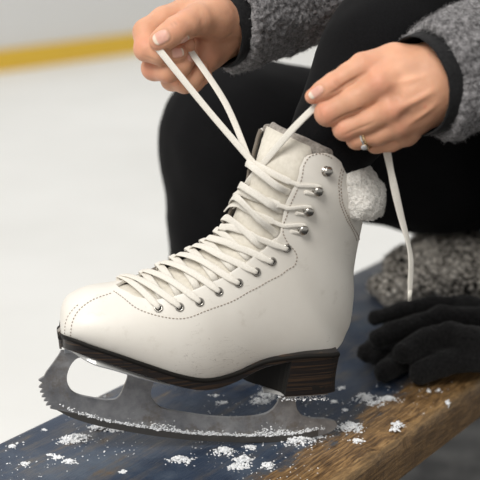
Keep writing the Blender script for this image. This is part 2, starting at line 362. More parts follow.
#        F (front outline)   B (welt / back)   W     ws   twist
ST = [((60.5, 330), (60.5, 333), .004, .003, 0), ((60.5, 316), (63, 334.5), .020, .018, 0), ((64, 304), (67, 336), .029, .0255, 0), ((72, 296), (76, 339), .037, .032, 0),
      ((90, 288.5), (92, 345), .043, .037, 0), ((117, 284), (118, 353.5), .047, .041, 0), ((143, 276), (150, 364.5), .048, .042, 0), ((170, 262), (180, 374), .048, .040, 0),
      ((196, 247), (207, 378), .046, .034, 0), ((215, 234), (235, 372), .042, .029, 2), ((226.5, 216), (265, 360), .039, .027, 4), ((230.5, 202), (300, 355), .037, .029, 7),
      ((233.5, 193), (324, 354), .036, .0285, 9), ((235.5, 188), (336, 353.3), .0355, .0255, 10), ((236.5, 184), (343, 350.5), .035, .0185, 11), ((237.5, 180), (349.5, 344), .0345, .0085, 12),
      ((239, 175), (355, 330), .034, .0, 13), ((240.5, 170), (358.5, 300), .034, .0, 14), ((242, 164), (358, 279), .035, .0, 15), ((244.5, 158), (360, 260), .037, .0, 16),
      ((247, 152), (363, 240), .040, .0, 17), ((249, 146.5), (365.5, 222), .042, .0, 18), ((252, 141), (363, 204), .043, .0, 18), ((255, 135.5), (356, 184), .0425, .0, 18),
      ((259.5, 129), (348, 164), .042, .0, 18), ((262.5, 124), (344, 152), .042, .0, 18)]
sec = []
for (F, B, Wd, ws, tw) in ST:
    f2 = lh(*F, 0); b2 = lh(*B, ws * .97 if ws > 0 else 0); sec.append([f2[0], f2[1], b2[0], b2[1], Wd, ws, tw])
sec = np.array(sec); NS = len(sec) - 1
def interp_sec(s):
    s = np.clip(s, 0, NS); Q = np.vstack([2 * sec[0] - sec[1], sec, 2 * sec[-1] - sec[-2]]); i = np.minimum(np.floor(s).astype(int), NS - 1); f = (s - i)[..., None]
    a, b, c, d = Q[i], Q[i + 1], Q[i + 2], Q[i + 3]
    r = .5 * (2 * b + (c - a) * f + (2 * a - 5 * b + 4 * c - d) * f ** 2 + (3 * b - a - 3 * c + d) * f ** 3); r[..., 5] = np.maximum(r[..., 5], 0); r[..., 4] = np.maximum(r[..., 4], .003); return r
def boot(s, t):                       # t: 0 at the welt/back, 1 at the front ridge; sign = near(+)/far(-)
    s = np.asarray(s, float); t = np.asarray(t, float); s, t = np.broadcast_arrays(s, t); q = interp_sec(s); sg = np.sign(t); ta = np.abs(t)
    # beyond 1 wraps to the other side
    over = ta > 1; ta = np.where(over, 2 - ta, ta); sg = np.where(over, -sg, sg); sg = np.where(sg == 0, 1, sg)
    Wd = q[..., 4]; ws = np.minimum(q[..., 5], Wd * .97); t0 = np.arcsin(ws / Wd); tt = t0 + (math.pi - t0) * ta
    y = (np.cos(t0) - np.cos(tt)) / (np.cos(t0) + 1); wd = Wd * np.abs(np.sin(tt)) ** .92 * (1 - .10 * y)
    Fp = q[..., 0:2]; Bp = q[..., 2:4]; c = (Fp + Bp) / 2; ax = Fp - Bp; ln = np.linalg.norm(ax, axis=-1, keepdims=True); axn = ax / ln
    a = (y - .5) * ln[..., 0]; b = wd * sg; tw = np.radians(q[..., 6])
    a2 = a * np.cos(tw) - b * np.sin(tw) * .9; b2 = a * np.sin(tw) + b * np.cos(tw)
    a2 = np.where(tw > 0, a2, a); b2 = np.where(tw > 0, b2, b)
    L = c[..., 0] + axn[..., 0] * a2; H = c[..., 1] + axn[..., 1] * a2
    return S0 + SA * L[..., None] + SU * H[..., None] + SN * b2[..., None]
def boot_n(s, t, e=.02):
    s = np.asarray(s, float); t = np.asarray(t, float)
    ds = boot(np.minimum(s + e, NS), t) - boot(np.maximum(s - e, 0), t); dt = boot(s, t + .01) - boot(s, t - .01); n = nrm(np.cross(ds, dt))
    c = (boot(s, np.full_like(t, .5)) + boot(s, np.full_like(t, -.5))) / 2; sg = np.sign(((boot(s, t) - c) * n).sum(-1, keepdims=True)); return n * np.where(sg == 0, 1, sg)
_gs, _gt = np.meshgrid(np.linspace(0, NS, 520), np.linspace(0.02, 1.25, 260), indexing='ij'); _gp = project(boot(_gs, _gt)); _gn = boot_n(_gs, _gt)
_vis = ((CAM - boot(_gs, _gt)) * _gn).sum(-1) > 0
def find(u, v):                       # surface parameters of the boot where a sight line meets its near side
    d = (_gp[..., 0] - u) ** 2 + (_gp[..., 1] - v) ** 2 + np.where(_vis, 0, 400); i = np.unravel_index(np.argmin(d), d.shape); return _gs[i], _gt[i]
# throat edge on the near side, and its counterpart on the far side
NE = [(119, 288), (134, 296), (152, 300), (172, 297), (192, 290.5), (212, 281.5), (231, 272), (249, 261), (264, 250), (277, 239), (281, 230), (284, 212), (293, 190), (300, 168), (305, 157), (313, 151)]
ne = np.array([find(*p) for p in NE])
ss = np.linspace(0, NS, 300)
o_ = np.argsort(ne[:, 0]); near_t = np.interp(ss, ne[o_, 0], ne[o_, 1]); SSTART = ne[:, 0].min()
s_end = NS - 1.0
far_open = .16
# top rim and upper mesh
def upper():
    ns, nt = 190, 46; v = []; f = []; rows = []
    S = np.linspace(0, s_end, ns)
    for s in S:
        if s <= SSTART: tn = 1.0; tf = 1.0
        else:
            tn = float(np.interp(s, ne[o_, 0], ne[o_, 1])); k = min(1, (s - SSTART) / 1.2); tf = 1 - far_open * k ** .6
            tn = min(tn, 1 - .02 * k)
        rows.append((s, tn, tf))
    for (s, tn, tf) in rows:
        t = np.concatenate([-tf * np.linspace(1, 0, nt)[:-1], tn * np.linspace(0, 1, nt)])
        wgt = np.clip((s - (s_end - 2.2)) / 2.2, 0, 1) ** 2; drop = .25 * np.exp(-((tn - t) / .03) ** 2) - .8 * np.exp(-((t - tn + .16) / .11) ** 2) + .45 * np.exp(-((t - .02) / .20) ** 2) + .5 * np.exp(-((t + tf) / .05) ** 2); sv = s - wgt * drop
        a = boot(sv[:nt - 1], np.minimum(t[:nt - 1], -1e-6)); b = boot(sv[nt - 1:], np.maximum(t[nt - 1:], 1e-6))
        v += list(a) + list(b)
    n = 2 * nt - 1
    for i in range(ns - 1):
        for j in range(n - 1): f.append((i * n + j, i * n + j + 1, (i + 1) * n + j + 1, (i + 1) * n + j))
    o = mesh('upper', v, f, M['leather'], skate, mats=[M['leather'], M['lining']])
    return o, n, ns
up, _, _ = upper()
bm = bmesh.new(); bm.from_mesh(up.data); bmesh.ops.remove_doubles(bm, verts=bm.verts, dist=.00015); bmesh.ops.recalc_face_normals(bm, faces=bm.faces)
cc = Vector(W3(*lh(150, 330), 0)); ft = min(bm.faces, key=lambda x: (x.calc_center_median() - Vector(boot(6.0, .4))).length)
if ft.normal.dot(Vector(boot_n(np.array(6.0), np.array(.4)))) < 0: bmesh.ops.reverse_faces(bm, faces=bm.faces)
bm.to_mesh(up.data); bm.free()
mod(up, 'SOLIDIFY', thickness=.0026, offset=-1, material_offset=1, material_offset_rim=0)
mod(up, 'BEVEL', width=.0006, segments=2, limit_method='ANGLE', angle_limit=R(50))

def seam(name, px, side=1, params=None, lift=.0004, wd=.0008, mat='thread', step=.0030):
    st = np.array([find(*p) for p in px]) if params is None else np.array(params)
    st = spline(st, 160); P = boot(st[:, 0], st[:, 1] * side); L = np.concatenate([[0], np.cumsum(np.linalg.norm(np.diff(P, axis=0), axis=1))])
    mb = MB(); n = int(L[-1] / step)
    for i in range(n):
        sv = [np.interp(x, L, st[:, 0]) for x in ((i + .18) * step, (i + .45) * step, (i + .72) * step)]; tv = [np.interp(x, L, st[:, 1]) for x in ((i + .18) * step, (i + .45) * step, (i + .72) * step)]
        s3 = np.array(sv); t3 = np.array(tv) * side; P3 = boot(s3, t3); N3 = boot_n(s3, t3); P3 = P3 + N3 * lift * np.array([[0], [1], [0]])
        mb.add(*sweep(P3, N3, wd, wd * .8, 5))
    return mb.build(name, M[mat], skate)
seam('toe_cap_stitching', [(70.5, 336), (72, 325), (77, 313), (87, 303), (100, 297), (113, 292.5)])
seam('toe_cap_stitching', [(64.5, 334), (66, 322), (71, 312), (79, 304)], wd=.0006)
seam('eyestay_stitching', [(113, 291), (122, 297), (135, 307), (150, 314), (168, 318), (185, 318.5), (205, 311), (225, 304), (245, 294), (265, 283), (282, 274), (292, 267), (297, 258), (294, 250), (288, 243), (283.5, 234), (284, 224)])
seam('eyestay_stitching', [(284, 224), (288, 212), (297, 190), (303.5, 169), (308, 159), (314, 154.5), (321, 153.5), (328, 156), (334, 160)])
seam('collar_stitching', [(344, 167), (342, 176), (341, 188), (342.5, 202), (348, 216), (354, 228), (359, 240)])
seam('collar_stitching', [(341.5, 168), (339.5, 177), (338.5, 189), (340, 203), (346, 218), (352, 230), (357, 241)])

# tongue with its felt lining
def tongue():
    S = np.concatenate([np.linspace(SSTART - .6, s_end, 90), np.linspace(s_end, NS, 22)[1:]]); nt = 40; rows = []; N = []
    for s in S:
        tn = float(np.interp(s, ne[o_, 0], ne[o_, 1])); hi = 2 - (1 - far_open) + .07; lo = min(tn, 1) - .10
        if s > s_end - 1: k = (s - s_end + 1) / (NS - s_end + 1); lo = lo + .10 * k; hi = hi + .05
        t = np.linspace(lo, hi, nt); p = boot(np.full(nt, s), t); n = boot_n(np.full(nt, s), t)
        x = np.linspace(-1, 1, nt); ins = .0042 + .0035 * (np.abs(x) ** 3) - .0010 * np.cos(x * 1.5)
        corner = 0 if s < NS - .9 else ((s - NS + .9) / .9) ** 2
        j0, j1 = 3, nt - 5; fl_ = (1 - min(max((s - 9) / 5, 0), 1) * .55) * .8; kk = np.clip((np.arange(nt) - j0) / (j1 - j0), 0, 1)[:, None]; lin = p[j0] + (p[j1] - p[j0]) * kk; bl_ = (fl_ * np.sin(math.pi * kk) ** .3); p = p * (1 - bl_) + lin * bl_ + n * (np.sin(math.pi * kk) * .0030 * (1 - fl_ * .5))
        p = p - n * ins[:, None] - SU * (np.abs(x) ** 4 * corner * np.where(x < 0, .001, .009))[:, None]
        rows.append(p); N.append(n)
    P = np.array(rows); return P, np.array(N)
TP, TN = tongue(); ns, nt = TP.shape[:2]
f = [(i * nt + j, i * nt + j + 1, (i + 1) * nt + j + 1, (i + 1) * nt + j) for i in range(ns - 1) for j in range(nt - 1)]
tg = mesh('tongue', TP.reshape(-1, 3), f, M['tongue'], skate)
def orient(o, pt_idx, n):
    if np.dot(o.data.vertices[pt_idx].normal, n) < 0: o.data.flip_normals()
orient(tg, (ns // 2) * nt + nt // 2, TN[ns // 2, nt // 2])
mod(tg, 'SOLIDIFY', thickness=.003, offset=-1); tg['label'] = 'off-white suede tongue'
ext = np.array([TP[-1] + (TP[-1] - TP[-6]) * .45])
LP = np.concatenate([TP[ns // 2:], ext]) - np.concatenate([TN[ns // 2:], TN[-1:]]) * .0034; n2 = len(LP)
f = [(i * nt + j, i * nt + j + 1, (i + 1) * nt + j + 1, (i + 1) * nt + j) for i in range(n2 - 1) for j in range(nt - 1)]
tl = mesh('tongue_lining', LP.reshape(-1, 3), f, M['lining'], tg); orient(tl, (n2 // 2) * nt + nt // 2, TN[-5, nt // 2]); mod(tl, 'SOLIDIFY', thickness=.006, offset=-1); mod(tl, 'BEVEL', width=.002, segments=3, limit_method='ANGLE', angle_limit=R(50))
up_t = nrm(TP[-1] - TP[-4]); rp = TP[-1] - TN[-1] * .0042 + up_t * .0008; rn_ = TN[-1]
te = np.linspace(.02, .34, 12); lo_t = float(min(ne[-1, 1], 1)) - .02; pe = boot(np.full(12, NS - .35), lo_t - te); nv = boot_n(np.full(12, NS - .35), lo_t - te)
rp = np.vstack([(pe - nv * .0065 + SU * .001)[::-1], rp[3:]]); rn_ = np.vstack([nv[::-1], rn_[3:]]); Q = spline(np.hstack([rp, rn_])[::2], 120)
for _ in range(6): Q[1:-1] = (Q[:-2] + Q[1:-1] * 2 + Q[2:]) / 4
mesh('felt_edge', *sweep(Q[:, :3], Q[:, 3:], .0095, .0048, 12), M['lining'], tg)
# padded lining roll around the collar
ts = np.concatenate([np.linspace(-(1 - far_open) + .05, -.001, 40), np.linspace(.001, ne[-1, 1] * .86, 40)]); sr = s_end - .1 - .45 * np.exp(-((ts - .02) / .20) ** 2)
Pc = boot(sr, ts); Nc = boot_n(sr, ts); Pc = Pc - Nc * .0055 + SU * .0005
mesh('collar_lining', *sweep(Pc, Nc, .009, .007, 12), M['lining'], skate)

# eyelets and hooks
EY = [(158, 308), (179, 307), (199, 302), (219, 292), (238, 283), (256, 272), (272, 261), (287, 248)]; HK = [(302, 229), (308.5, 210), (317, 190), (326, 171)]
def frame_of(n): a = nrm(np.cross(n, SU)); return a, np.cross(n, a)
def ringmesh(p, n, R0, r0, m=24, k=8):
    a, b = frame_of(n); v = []; f = []
    for i in range(m):
        A = 2 * math.pi * i / m; d = a * math.cos(A) + b * math.sin(A)
        for j in range(k): B = 2 * math.pi * j / k; v.append(p + d * (R0 + r0 * math.cos(B)) + n * r0 * math.sin(B))
    for i in range(m):
        for j in range(k): f.append((i * k + j, ((i + 1) % m) * k + j, ((i + 1) % m) * k + (j + 1) % k, i * k + (j + 1) % k))
    return v, f
def lathe(p, n, prof, m=20):
    a, b = frame_of(n); v = []; f = []
    for (r, z) in prof:
        for i in range(m): A = 2 * math.pi * i / m; v.append(p + (a * math.cos(A) + b * math.sin(A)) * r + n * z)
    for j in range(len(prof) - 1):
        for i in range(m): f.append((j * m + i, j * m + (i + 1) % m, (j + 1) * m + (i + 1) % m, (j + 1) * m + i))
    f.append(tuple(range(m))); f.append(tuple((len(prof) - 1) * m + i for i in range(m))[::-1]); return v, f
ey = np.array([find(*p) for p in EY]); hk = np.array([find(*p) for p in HK])
eyP = boot(ey[:, 0], ey[:, 1]); eyN = boot_n(ey[:, 0], ey[:, 1]); hkP = boot(hk[:, 0], hk[:, 1]); hkN = boot_n(hk[:, 0], hk[:, 1])
for side in (1, -1):
    for (s, t) in ey:
        t2 = t if side == 1 else -min(t, .80); p = boot(np.array(s), np.array(t2)); n = boot_n(np.array(s), np.array(t2))
        o = mesh('eyelet', *ringmesh(p + n * .0004, n, .0030, .0009), M['nickel'], skate); mesh('eyelet_hole', *lathe(p, n, [(.0026, .0002), (.0026, .0006), (.0001, .00062)], 16), M['hole'], o)
    for (s, t) in hk:
        t2 = t if side == 1 else -min(t, .80); p = boot(np.array(s), np.array(t2)); n = boot_n(np.array(s), np.array(t2))
        o = mesh('lace_hook', *lathe(p, n, [(.0042, 0), (.0042, .0006), (.0018, .001), (.0016, .003), (.0040, .0034), (.0043, .0042), (.0036, .0054), (.002, .0061), (.0002, .0063)]), M['nickel'], skate); fix_normals(o)

# laces
FL = [(122, 286), (143, 274), (159, 266), (173, 258.5), (188, 248.5), (202, 239), (215, 229.5), (223, 218), (231.5, 203), (237.5, 186), (245, 163)]
_gs2, _gt2 = np.meshgrid(np.linspace(2, NS, 400), np.linspace(.9, 1.4, 160), indexing='ij'); _gp2 = project(boot(_gs2, _gt2))
def find_edge(u, v):
    tt = 1 + far_open; ssx = np.linspace(SSTART, NS, 600); pp = project(boot(ssx, np.full(600, tt))); i = np.argmin((pp[:, 0] - u) ** 2 + (pp[:, 1] - v) ** 2); return ssx[i], tt
fl = np.array([find_edge(*p) for p in FL]); near_pts = np.vstack([ey, hk[:3]])
LW, LT = .0060, .0014
lace = MB()
def strand(A, B, lift=.003, hump=.002, endA='wrap', endB='hole', flat=.72, n=26, wd=LW):
    k = np.linspace(0, 1, n); s = A[0] + (B[0] - A[0]) * k; t = A[1] + (B[1] - A[1]) * k; P = boot(s, t); N = boot_n(s, t)
    lin = P[0] + (P[-1] - P[0]) * k[:, None]; P = P * (1 - flat) + lin * flat
    h = lift + hump * np.sin(math.pi * k) ** .7
    P = P + N * h[:, None]
    if endB == 'hole':
        P = np.vstack([P[:-2], P[-1] + N[-1] * -.0008, P[-1] - N[-1] * (lift + .0022)]); N = np.vstack([N[:-2], N[-1] + nrm(P[-1] - P[0]) * .5, nrm(P[-2] - P[0])])
    if endB == 'under':
        P[-7:] -= N[-7:] * np.array([[.1], [.3], [.6], [.9], [1.1], [1.2], [1.25]]) * (lift + .005)
    if endA == 'wrap':           # folds round the far edge and back inside
        d = nrm(P[0] - P[2]); q1 = P[0] + d * .0018 - N[0] * .0015; q2 = P[0] + d * .0014 - N[0] * .0048; q3 = P[0] - d * .004 - N[0] * .0065
        P = np.vstack([q3, q2, q1, P]); N = np.vstack([-N[0], d - N[0] * .3, d + N[0] * .6, N])
    if endA == 'from': P[0] -= N[0] * .0062; P[1] -= N[1] * .0045; P[2] -= N[2] * .0030; P[3] -= N[3] * .0014
    w = np.full(len(P), wd)
    if endB == 'hole': w[-3:] = [wd * .85, wd * .6, wd * .5]
    Q = np.hstack([P, nrm(N)]); Q = spline(Q, len(Q) * 3); wq = np.interp(np.linspace(0, 1, len(Q)), np.linspace(0, 1, len(w)), w)
    lace.add(*sweep(Q[:, :3], Q[:, 3:], wq, LT, 10))
def far_pt(x): return np.array([np.interp(x, range(11), fl[:, 0]), np.interp(x, range(11), fl[:, 1])])
for k in range(1, 11):                             # lower layer: over the far edge and down under the near one
    nb = near_pts[k - 1] if k > 1 else near_pts[0] + np.array([.15, 0]); e = float(np.interp(nb[0] + .1, ne[o_, 0], ne[o_, 1]))
    strand(far_pt(k), np.array([nb[0] + .1, min(e, .99) - .055]), .0022 if k < 8 else .0018, .0010 if k < 8 else .0016, 'wrap', 'under', wd=LW * 1.06, flat=.72 if k < 7 else (.5 if k == 7 else .12))
for k in range(8):                                 # upper layer: out from under the far edge and into the near eyelets
    if k == 0: strand(far_pt(0), near_pts[0], .0030, .0022, 'wrap', 'hole')
    else: strand(far_pt(max(k - 1.15, .08)), near_pts[k], .0036, .0042, 'wrap' if k == 1 else 'from', 'hole')
for k in (8, 9, 10):                               # over to the hooks, round the neck of each hook and back
    A = far_pt(k - .6 if k < 10 else 10); B = near_pts[k]; p = hkP[k - 8]; n = hkN[k - 8]; kk = np.linspace(0, 1, 22)
    s = A[0] + (B[0] - A[0]) * kk; t = A[1] + (B[1] - A[1]) * kk; P = boot(s, t); N = boot_n(s, t); P = P * .5 + (P[0] + (P[-1] - P[0]) * kk[:, None]) * .5 + N * (.0034 + .003 * np.sin(math.pi * kk))[:, None]
    a = nrm(P[-1] - P[-6]); b = nrm(np.cross(n, a)); b = b if b[2] > 0 else -b; c0 = p + n * .0022
    P = np.vstack([P[:-4], c0 + b * .0036 - a * .002, c0 + a * .0030 + b * .002, c0 + a * .0034 - b * .001, c0 - b * .0036, c0 - b * .0040 - a * .010]); N = np.vstack([N[:-4], n, a, a, n - b, n])
    Q = spline(np.hstack([P, nrm(N)]), 90); w_ = np.full(90, LW); w_[60:] = LW * .62; lace.add(*sweep(Q[:, :3], Q[:, 3:], w_, LT, 10))
ssf = np.linspace(SSTART + .25, s_end - .1, 140); tf_ = np.full(140, 1 + far_open - .012); Pf_ = boot(ssf, tf_); Nf_ = boot_n(ssf, tf_)
mesh('facing_edge', *sweep(Pf_ - Nf_ * .0012, Nf_, .0040, .0030, 8), m_plain('raw_leather_edge', (.17, .145, .12), .85), skate)
SHOT_TOP = boot(np.array(fl[10][0]), np.array(1.05))
# free lace ends drawn up to the hands
YL, YR = 1.050, 1.150
def cord(pts, nrmls, n=60, wd=LW, thk=LT):
    Q = spline(np.hstack([np.array(pts), nrm(np.array(nrmls))]), n); w_ = wd if np.isscalar(wd) else np.interp(np.linspace(0, 1, n), np.linspace(0, 1, len(wd)), wd)
    lace.add(*sweep(Q[:, :3], Q[:, 3:], w_, thk, 10))
TC = np.array([-.15, -1, .35]); B1 = boot(np.array(fl[10][0] - .3), np.array(1.10)) + boot_n(np.array(fl[10][0]), np.array(1.1)) * .006
B2 = boot(np.array(fl[9][0] + .3), np.array(1.10)) + boot_n(np.array(fl[9][0]), np.array(1.1)) * .004
y1 = B1[1]
a0 = at_y(256, 166, y1 - .006); a1 = at_y(158.5, 49, YR - .0205); a2 = at_y(154, 43, YR - .012)
cord([at_y(268, 180, y1 + .002), a0, a0 + (a1 - a0) * .5 + np.array([0, 0, -.0015]), a1, a2], [TC, TC, (-.4, -1, .2), (-.5, -1, .1), TC], wd=[LW * .8, LW * .9, LW * .95, LW * 1.1, LW])
b0 = at_y(249, 158, y1 + .002); b1 = at_y(193.5, 55, YR + .000); bm_ = (b0 + b1) / 2 + RT * .004 + UP * .002
cord([at_y(258, 172, y1), b0, bm_, b1, at_y(188, 48, YR + .012)], [TC, TC, (.4, -1, .2), (.5, -1, .2), TC], wd=[LW * .8, LW * .8, LW, LW * 1.05, LW])
c0 = at_y(249, 181, y1 - .001); c1 = at_y(316, 106, YL + .004)
cord([at_y(244, 190, y1 + .006), c0, at_y(262, 165, y1 - .012), at_y(291, 131, YL + .012), c1, at_y(326, 98, YL + .006)], [TC, TC, (-.5, -1, .3), (-.5, -1, .3), (-.4, -1, .3), TC], wd=[LW * .7, LW * .9, LW, LW * 1.05, LW * .95, LW])
tail = [at_y(u, v, YL + .022 + dy) for (u, v, dy) in ((384, 135, .006), (387, 152, 0), (391, 172, 0), (396, 195, .001), (402, 220, .003), (408.5, 244, .002), (411, 262, 0), (410.5, 280, 0), (410, 291, 0))]
cord(tail, [(-.2, -1, .1), (-.2, -1, .1), (-.5, -1, .1), (.1, -1, .1), (.5, -1, 0), (.9, -.7, 0), (.7, -1, 0), (.5, -1, 0), (.5, -1, 0)], n=90, wd=[LW * 1.1, LW * 1.1, LW, LW * 1.1, LW * 1.05, LW * 1.1, LW, LW * .95, LW * .8])
lc = lace.build('lace', M['lace'], skate); fix_normals(lc)
ag = MB(); Q = np.array([at_y(410, 290, YL + .022), at_y(409.5, 301, YL + .022)]); ag.add(*sweep(Q, [(.5, -1, 0)] * 2, .0040, .0022, 12)); ag.build('aglet', M['aglet'], lc)

# sole, heel and blade
def sole():
    k = np.concatenate([np.linspace(0, 10, 66), np.linspace(10.1, 13.35, 26)]); q = interp_sec(k)
    l = q[:, 2]; h = q[:, 3].copy(); hs = h[np.argmin(np.abs(k - 12))]; h[k > 12] = np.minimum(h[k > 12], hs + .0005)
    ws = q[:, 5] + np.interp(q[:, 2], [lh(215, 370)[0], lh(300, 355)[0]], [.0024, .0010])
    tl = [lh(u, 350)[0] for u in (57, 90, 130, 182, 215, 240, 262, 300, 345)]; T = np.interp(l, tl, [.0115, .0112, .0112, .0108, .0100, .0080, .0065, .0050, .0045])
    v = []; f = []; n = len(l); l2 = l.copy(); l2[0] -= .0016; ws[0] = .0115; ws[1] = max(ws[1], .0145); m = 8
    for i in range(n):
        w_ = max(ws[i], .004)
        for (ww, dh) in ((-w_ + .003, .0006), (-w_, -.0004), (-w_ + .0003, -T[i] + .001), (-w_ + .0014, -T[i]), (w_ - .0014, -T[i]), (w_ - .0003, -T[i] + .001), (w_, -.0004), (w_ - .003, .0006)):
            v.append(W3(l2[i], h[i] + dh, ww))
    for i in range(n - 1):
        for j in range(m): j2 = (j + 1) % m; f.append((i * m + j, i * m + j2, (i + 1) * m + j2, (i + 1) * m + j))
    f.append(tuple(range(m))[::-1]); f.append(tuple((n - 1) * m + j for j in range(m)))
    o = mesh('sole', v, f, M['stack'], skate, smooth=False); fix_normals(o)
    mb = MB(); near = [W3(l2[i], h[i] - .0012, max(ws[i], .004) - .0006) for i in range(n)]; far = [W3(l2[i], h[i] - .0012, -max(ws[i], .004) + .0006) for i in range(n)]
    loop = resample(np.array(far[::-1] + near), .002); N_ = nrm(np.cross(np.gradient(loop, axis=0), SU)); mb.add(*sweep(loop, N_, .0040, .0022, 8)); oo = mb.build('welt', M['edge'], o); fix_normals(oo)
    return l2, h, T, ws
sl_l, sl_h, sl_T, sl_ws = sole()
def heel():
    # plan: oblique breast at the front, then the outline of the sole round the back, drawn in towards the top piece
    wb = .0265; tn_ = lh(292, 363, .030); bn = lh(285, 399.5, wb); bbk = lh(329, 399, .012)
    n0 = int(np.argmin(np.abs(sl_l - tn_[0]))); idx = list(range(n0, len(sl_l))); cut = .034; P = []
    for kk in np.linspace(0, 1, 11): P.append((tn_[0] - cut * (.5 - .5 * math.cos(math.pi * kk)) + .003 * math.sin(math.pi * kk), sl_ws[n0] - .0008 - 2 * (sl_ws[n0] - .0008) * kk))
    nb = len(P)
    P += [(sl_l[i], -max(sl_ws[i] - .0008, .003)) for i in idx[1:]] + [(sl_l[i], max(sl_ws[i] - .0008, .003)) for i in idx[:0:-1]]
    n = len(P); v = []; f = []; fm = []; a0_, a1_ = tn_[0], sl_l[-1]; hb = bn[1] + .002
    for k in range(9):
        x = k / 8; cv = .0010 * math.sin(math.pi * x)
        for (l, w_) in P:
            fr_ = (l - a0_) / (a1_ - a0_); lb = bn[0] + fr_ * (bbk[0] + .003 - bn[0]) if fr_ >= 0 else bn[0] + (l - a0_) * .85
            ht = float(np.interp(l, sl_l, sl_h - sl_T)) + .0006
            v.append(W3(l + (lb - l) * x - cv * (fr_ > .9), ht + (hb - ht) * x, w_ * (1 - .13 * x) * (1 - cv * 10)))
    for k in range(8):
        for i in range(n): j = (i + 1) % n; f.append((k * n + i, k * n + j, (k + 1) * n + j, (k + 1) * n + i)); fm.append(1 if i < nb - 1 else 0)
    f.append(tuple(range(n))); f.append(tuple(8 * n + i for i in range(n))[::-1]); fm += [0, 0]
    o = mesh('heel', v, f, None, skate, smooth=False, mats=[M['stack'], M['edge']], fm=fm); fix_normals(o); return hb, P
HB, HP = heel()
def P2(px, w=.0015): return [tuple(lh(u, v, w)) for (u, v) in px]
def smoothloop(px, n=6):
    P = np.array(px, float); m = len(P); out = []
    for i in range(m):
        a, b, c, d = P[(i - 1) % m], P[i], P[(i + 1) % m], P[(i + 2) % m]
        for k in range(n): f = k / n; out.append(tuple(.5 * (2 * b + (c - a) * f + (2 * a - 5 * b + 4 * c - d) * f ** 2 + (3 * b - a - 3 * c + d) * f ** 3)))
    return out
def smoothopen(px, n=6): return [tuple(p) for p in spline(np.array(px, float), len(px) * n)]
front = [(61, 351), (59, 355), (53, 363.5), (46, 373)]
teeth = []
tb = [(44, 377), (43, 383), (43.6, 388.5), (45, 393), (46.8, 397.3), (49, 401.3), (52, 405)]; to = [(38.5, 380.5), (38.8, 387.5), (40, 392.5), (41.6, 397.2), (43.8, 401.2), (46.0, 405.6), (50.0, 408.4)]
for a, b in zip(tb, to): teeth += [a, b]
bottom = smoothopen([(57, 410), (72, 417.5), (92, 424), (120, 430), (160, 436.5), (195, 440.2), (235, 442), (262, 442.3), (285, 441.3), (303, 439), (320, 435.3), (331, 431.5), (337, 426.5)])
rest = smoothopen([(337, 426.5), (335, 421.5), (325, 419), (312, 418.3), (303, 416), (298, 411), (296, 405), (295.5, 396)]) + smoothopen([(280, 396), (277, 404), (271, 411), (262, 415), (248, 417), (228, 417.6), (206, 416), (185, 413), (166, 409.5), (157, 405), (152, 398), (151, 391), (154, 382)])
top = [(130, 371), (100, 359.5), (75, 351)]
hole = smoothloop([(80, 357.5), (71.5, 364), (67, 376), (68.8, 387), (76, 394), (92, 398), (109, 400), (118, 397.5), (123, 389), (127, 373.5), (110, 368), (94, 361.5)], 5)
bl = mesh('blade', *prism([P2(front + teeth + bottom + rest + top), P2(hole)], W3, -.0018, .0018), M['steel'], skate, smooth=False); fix_normals(bl); mod(bl, 'BEVEL', width=.0009, segments=2, limit_method='ANGLE', angle_limit=R(60))
b_lo = smoothopen([(57, 410), (72, 417.5), (92, 424), (120, 430), (160, 436.5), (195, 440.2), (235, 442), (262, 442.3), (285, 441.3), (303, 439), (318, 435.6)]); b_hi = [(u, v - 6.2 * min(1, (i_ + .5) / 9)) for i_, (u, v) in enumerate(b_lo)][::-1]
run = mesh('blade_runner', *prism([P2(b_lo + b_hi)], W3, -.0021, .0021), m_plain('ground_edge_steel', (.10, .095, .09), .45, .6), skate, smooth=False); fix_normals(run); run['label'] = 'darker ground runner edge of the blade'; mod(run, 'BEVEL', width=.0004, segments=2, limit_method='ANGLE', angle_limit=R(60))
bpy.context.view_layer.update()
zmin = min((o.matrix_world @ v.co).z for o in (bl, run) for v in o.data.vertices)
# front plate under the sole, heel plate, screws
def plate(name, l0, l1, wfun, hfun, thk, n=26):
    v = []; f = []
    for i in range(n):
        k = i / (n - 1); l = l0 + (l1 - l0) * k; w_ = wfun(k); h = hfun(l)
        for (ww, hh) in ((-w_ + .0035, h), (-w_, h - thk * .75), (-w_ + thk * .25, h - thk), (-.006, h - thk), (-.0035, h - thk * 1.9), (.0035, h - thk * 1.9), (.006, h - thk), (w_ - thk * .25, h - thk), (w_, h - thk * .75), (w_ - .0035, h)): v.append(W3(l, hh, ww))
    m = 10
    for i in range(n - 1):
        for j in range(m): j2 = (j + 1) % m; f.append((i * m + j, i * m + j2, (i + 1) * m + j2, (i + 1) * m + j))
    f.append(tuple(range(m))[::-1]); f.append(tuple((n - 1) * m + j for j in range(m))); o = mesh(name, v, f, M['plate'], skate, smooth=False); fix_normals(o); mod(o, 'BEVEL', width=.0004, segments=2, limit_method='ANGLE', angle_limit=R(40)); return o
sb = lambda l: float(np.interp(l, sl_l, sl_h - sl_T))
pl0, pl1 = lh(64, 348)[0], lh(166, 380)[0]
def fw(k): return min(.008 + .031 * math.sin(min(1, k * 3.2) * math.pi / 2) * (1 - .25 * max(0, (k - .65) / .35) ** 1.4), float(np.interp(pl0 + (pl1 - pl0) * k, sl_l, sl_ws)) + .0002)
plate('front_plate', pl0, pl1, fw, sb, .0060)
hp0, hp1 = lh(263, 390)[0], lh(322, 396)[0]
plate('heel_plate', hp0, hp1, lambda k: .004 + .018 * math.sin(min(1, k * 2.2) * math.pi / 2), lambda l: HB, .0022)
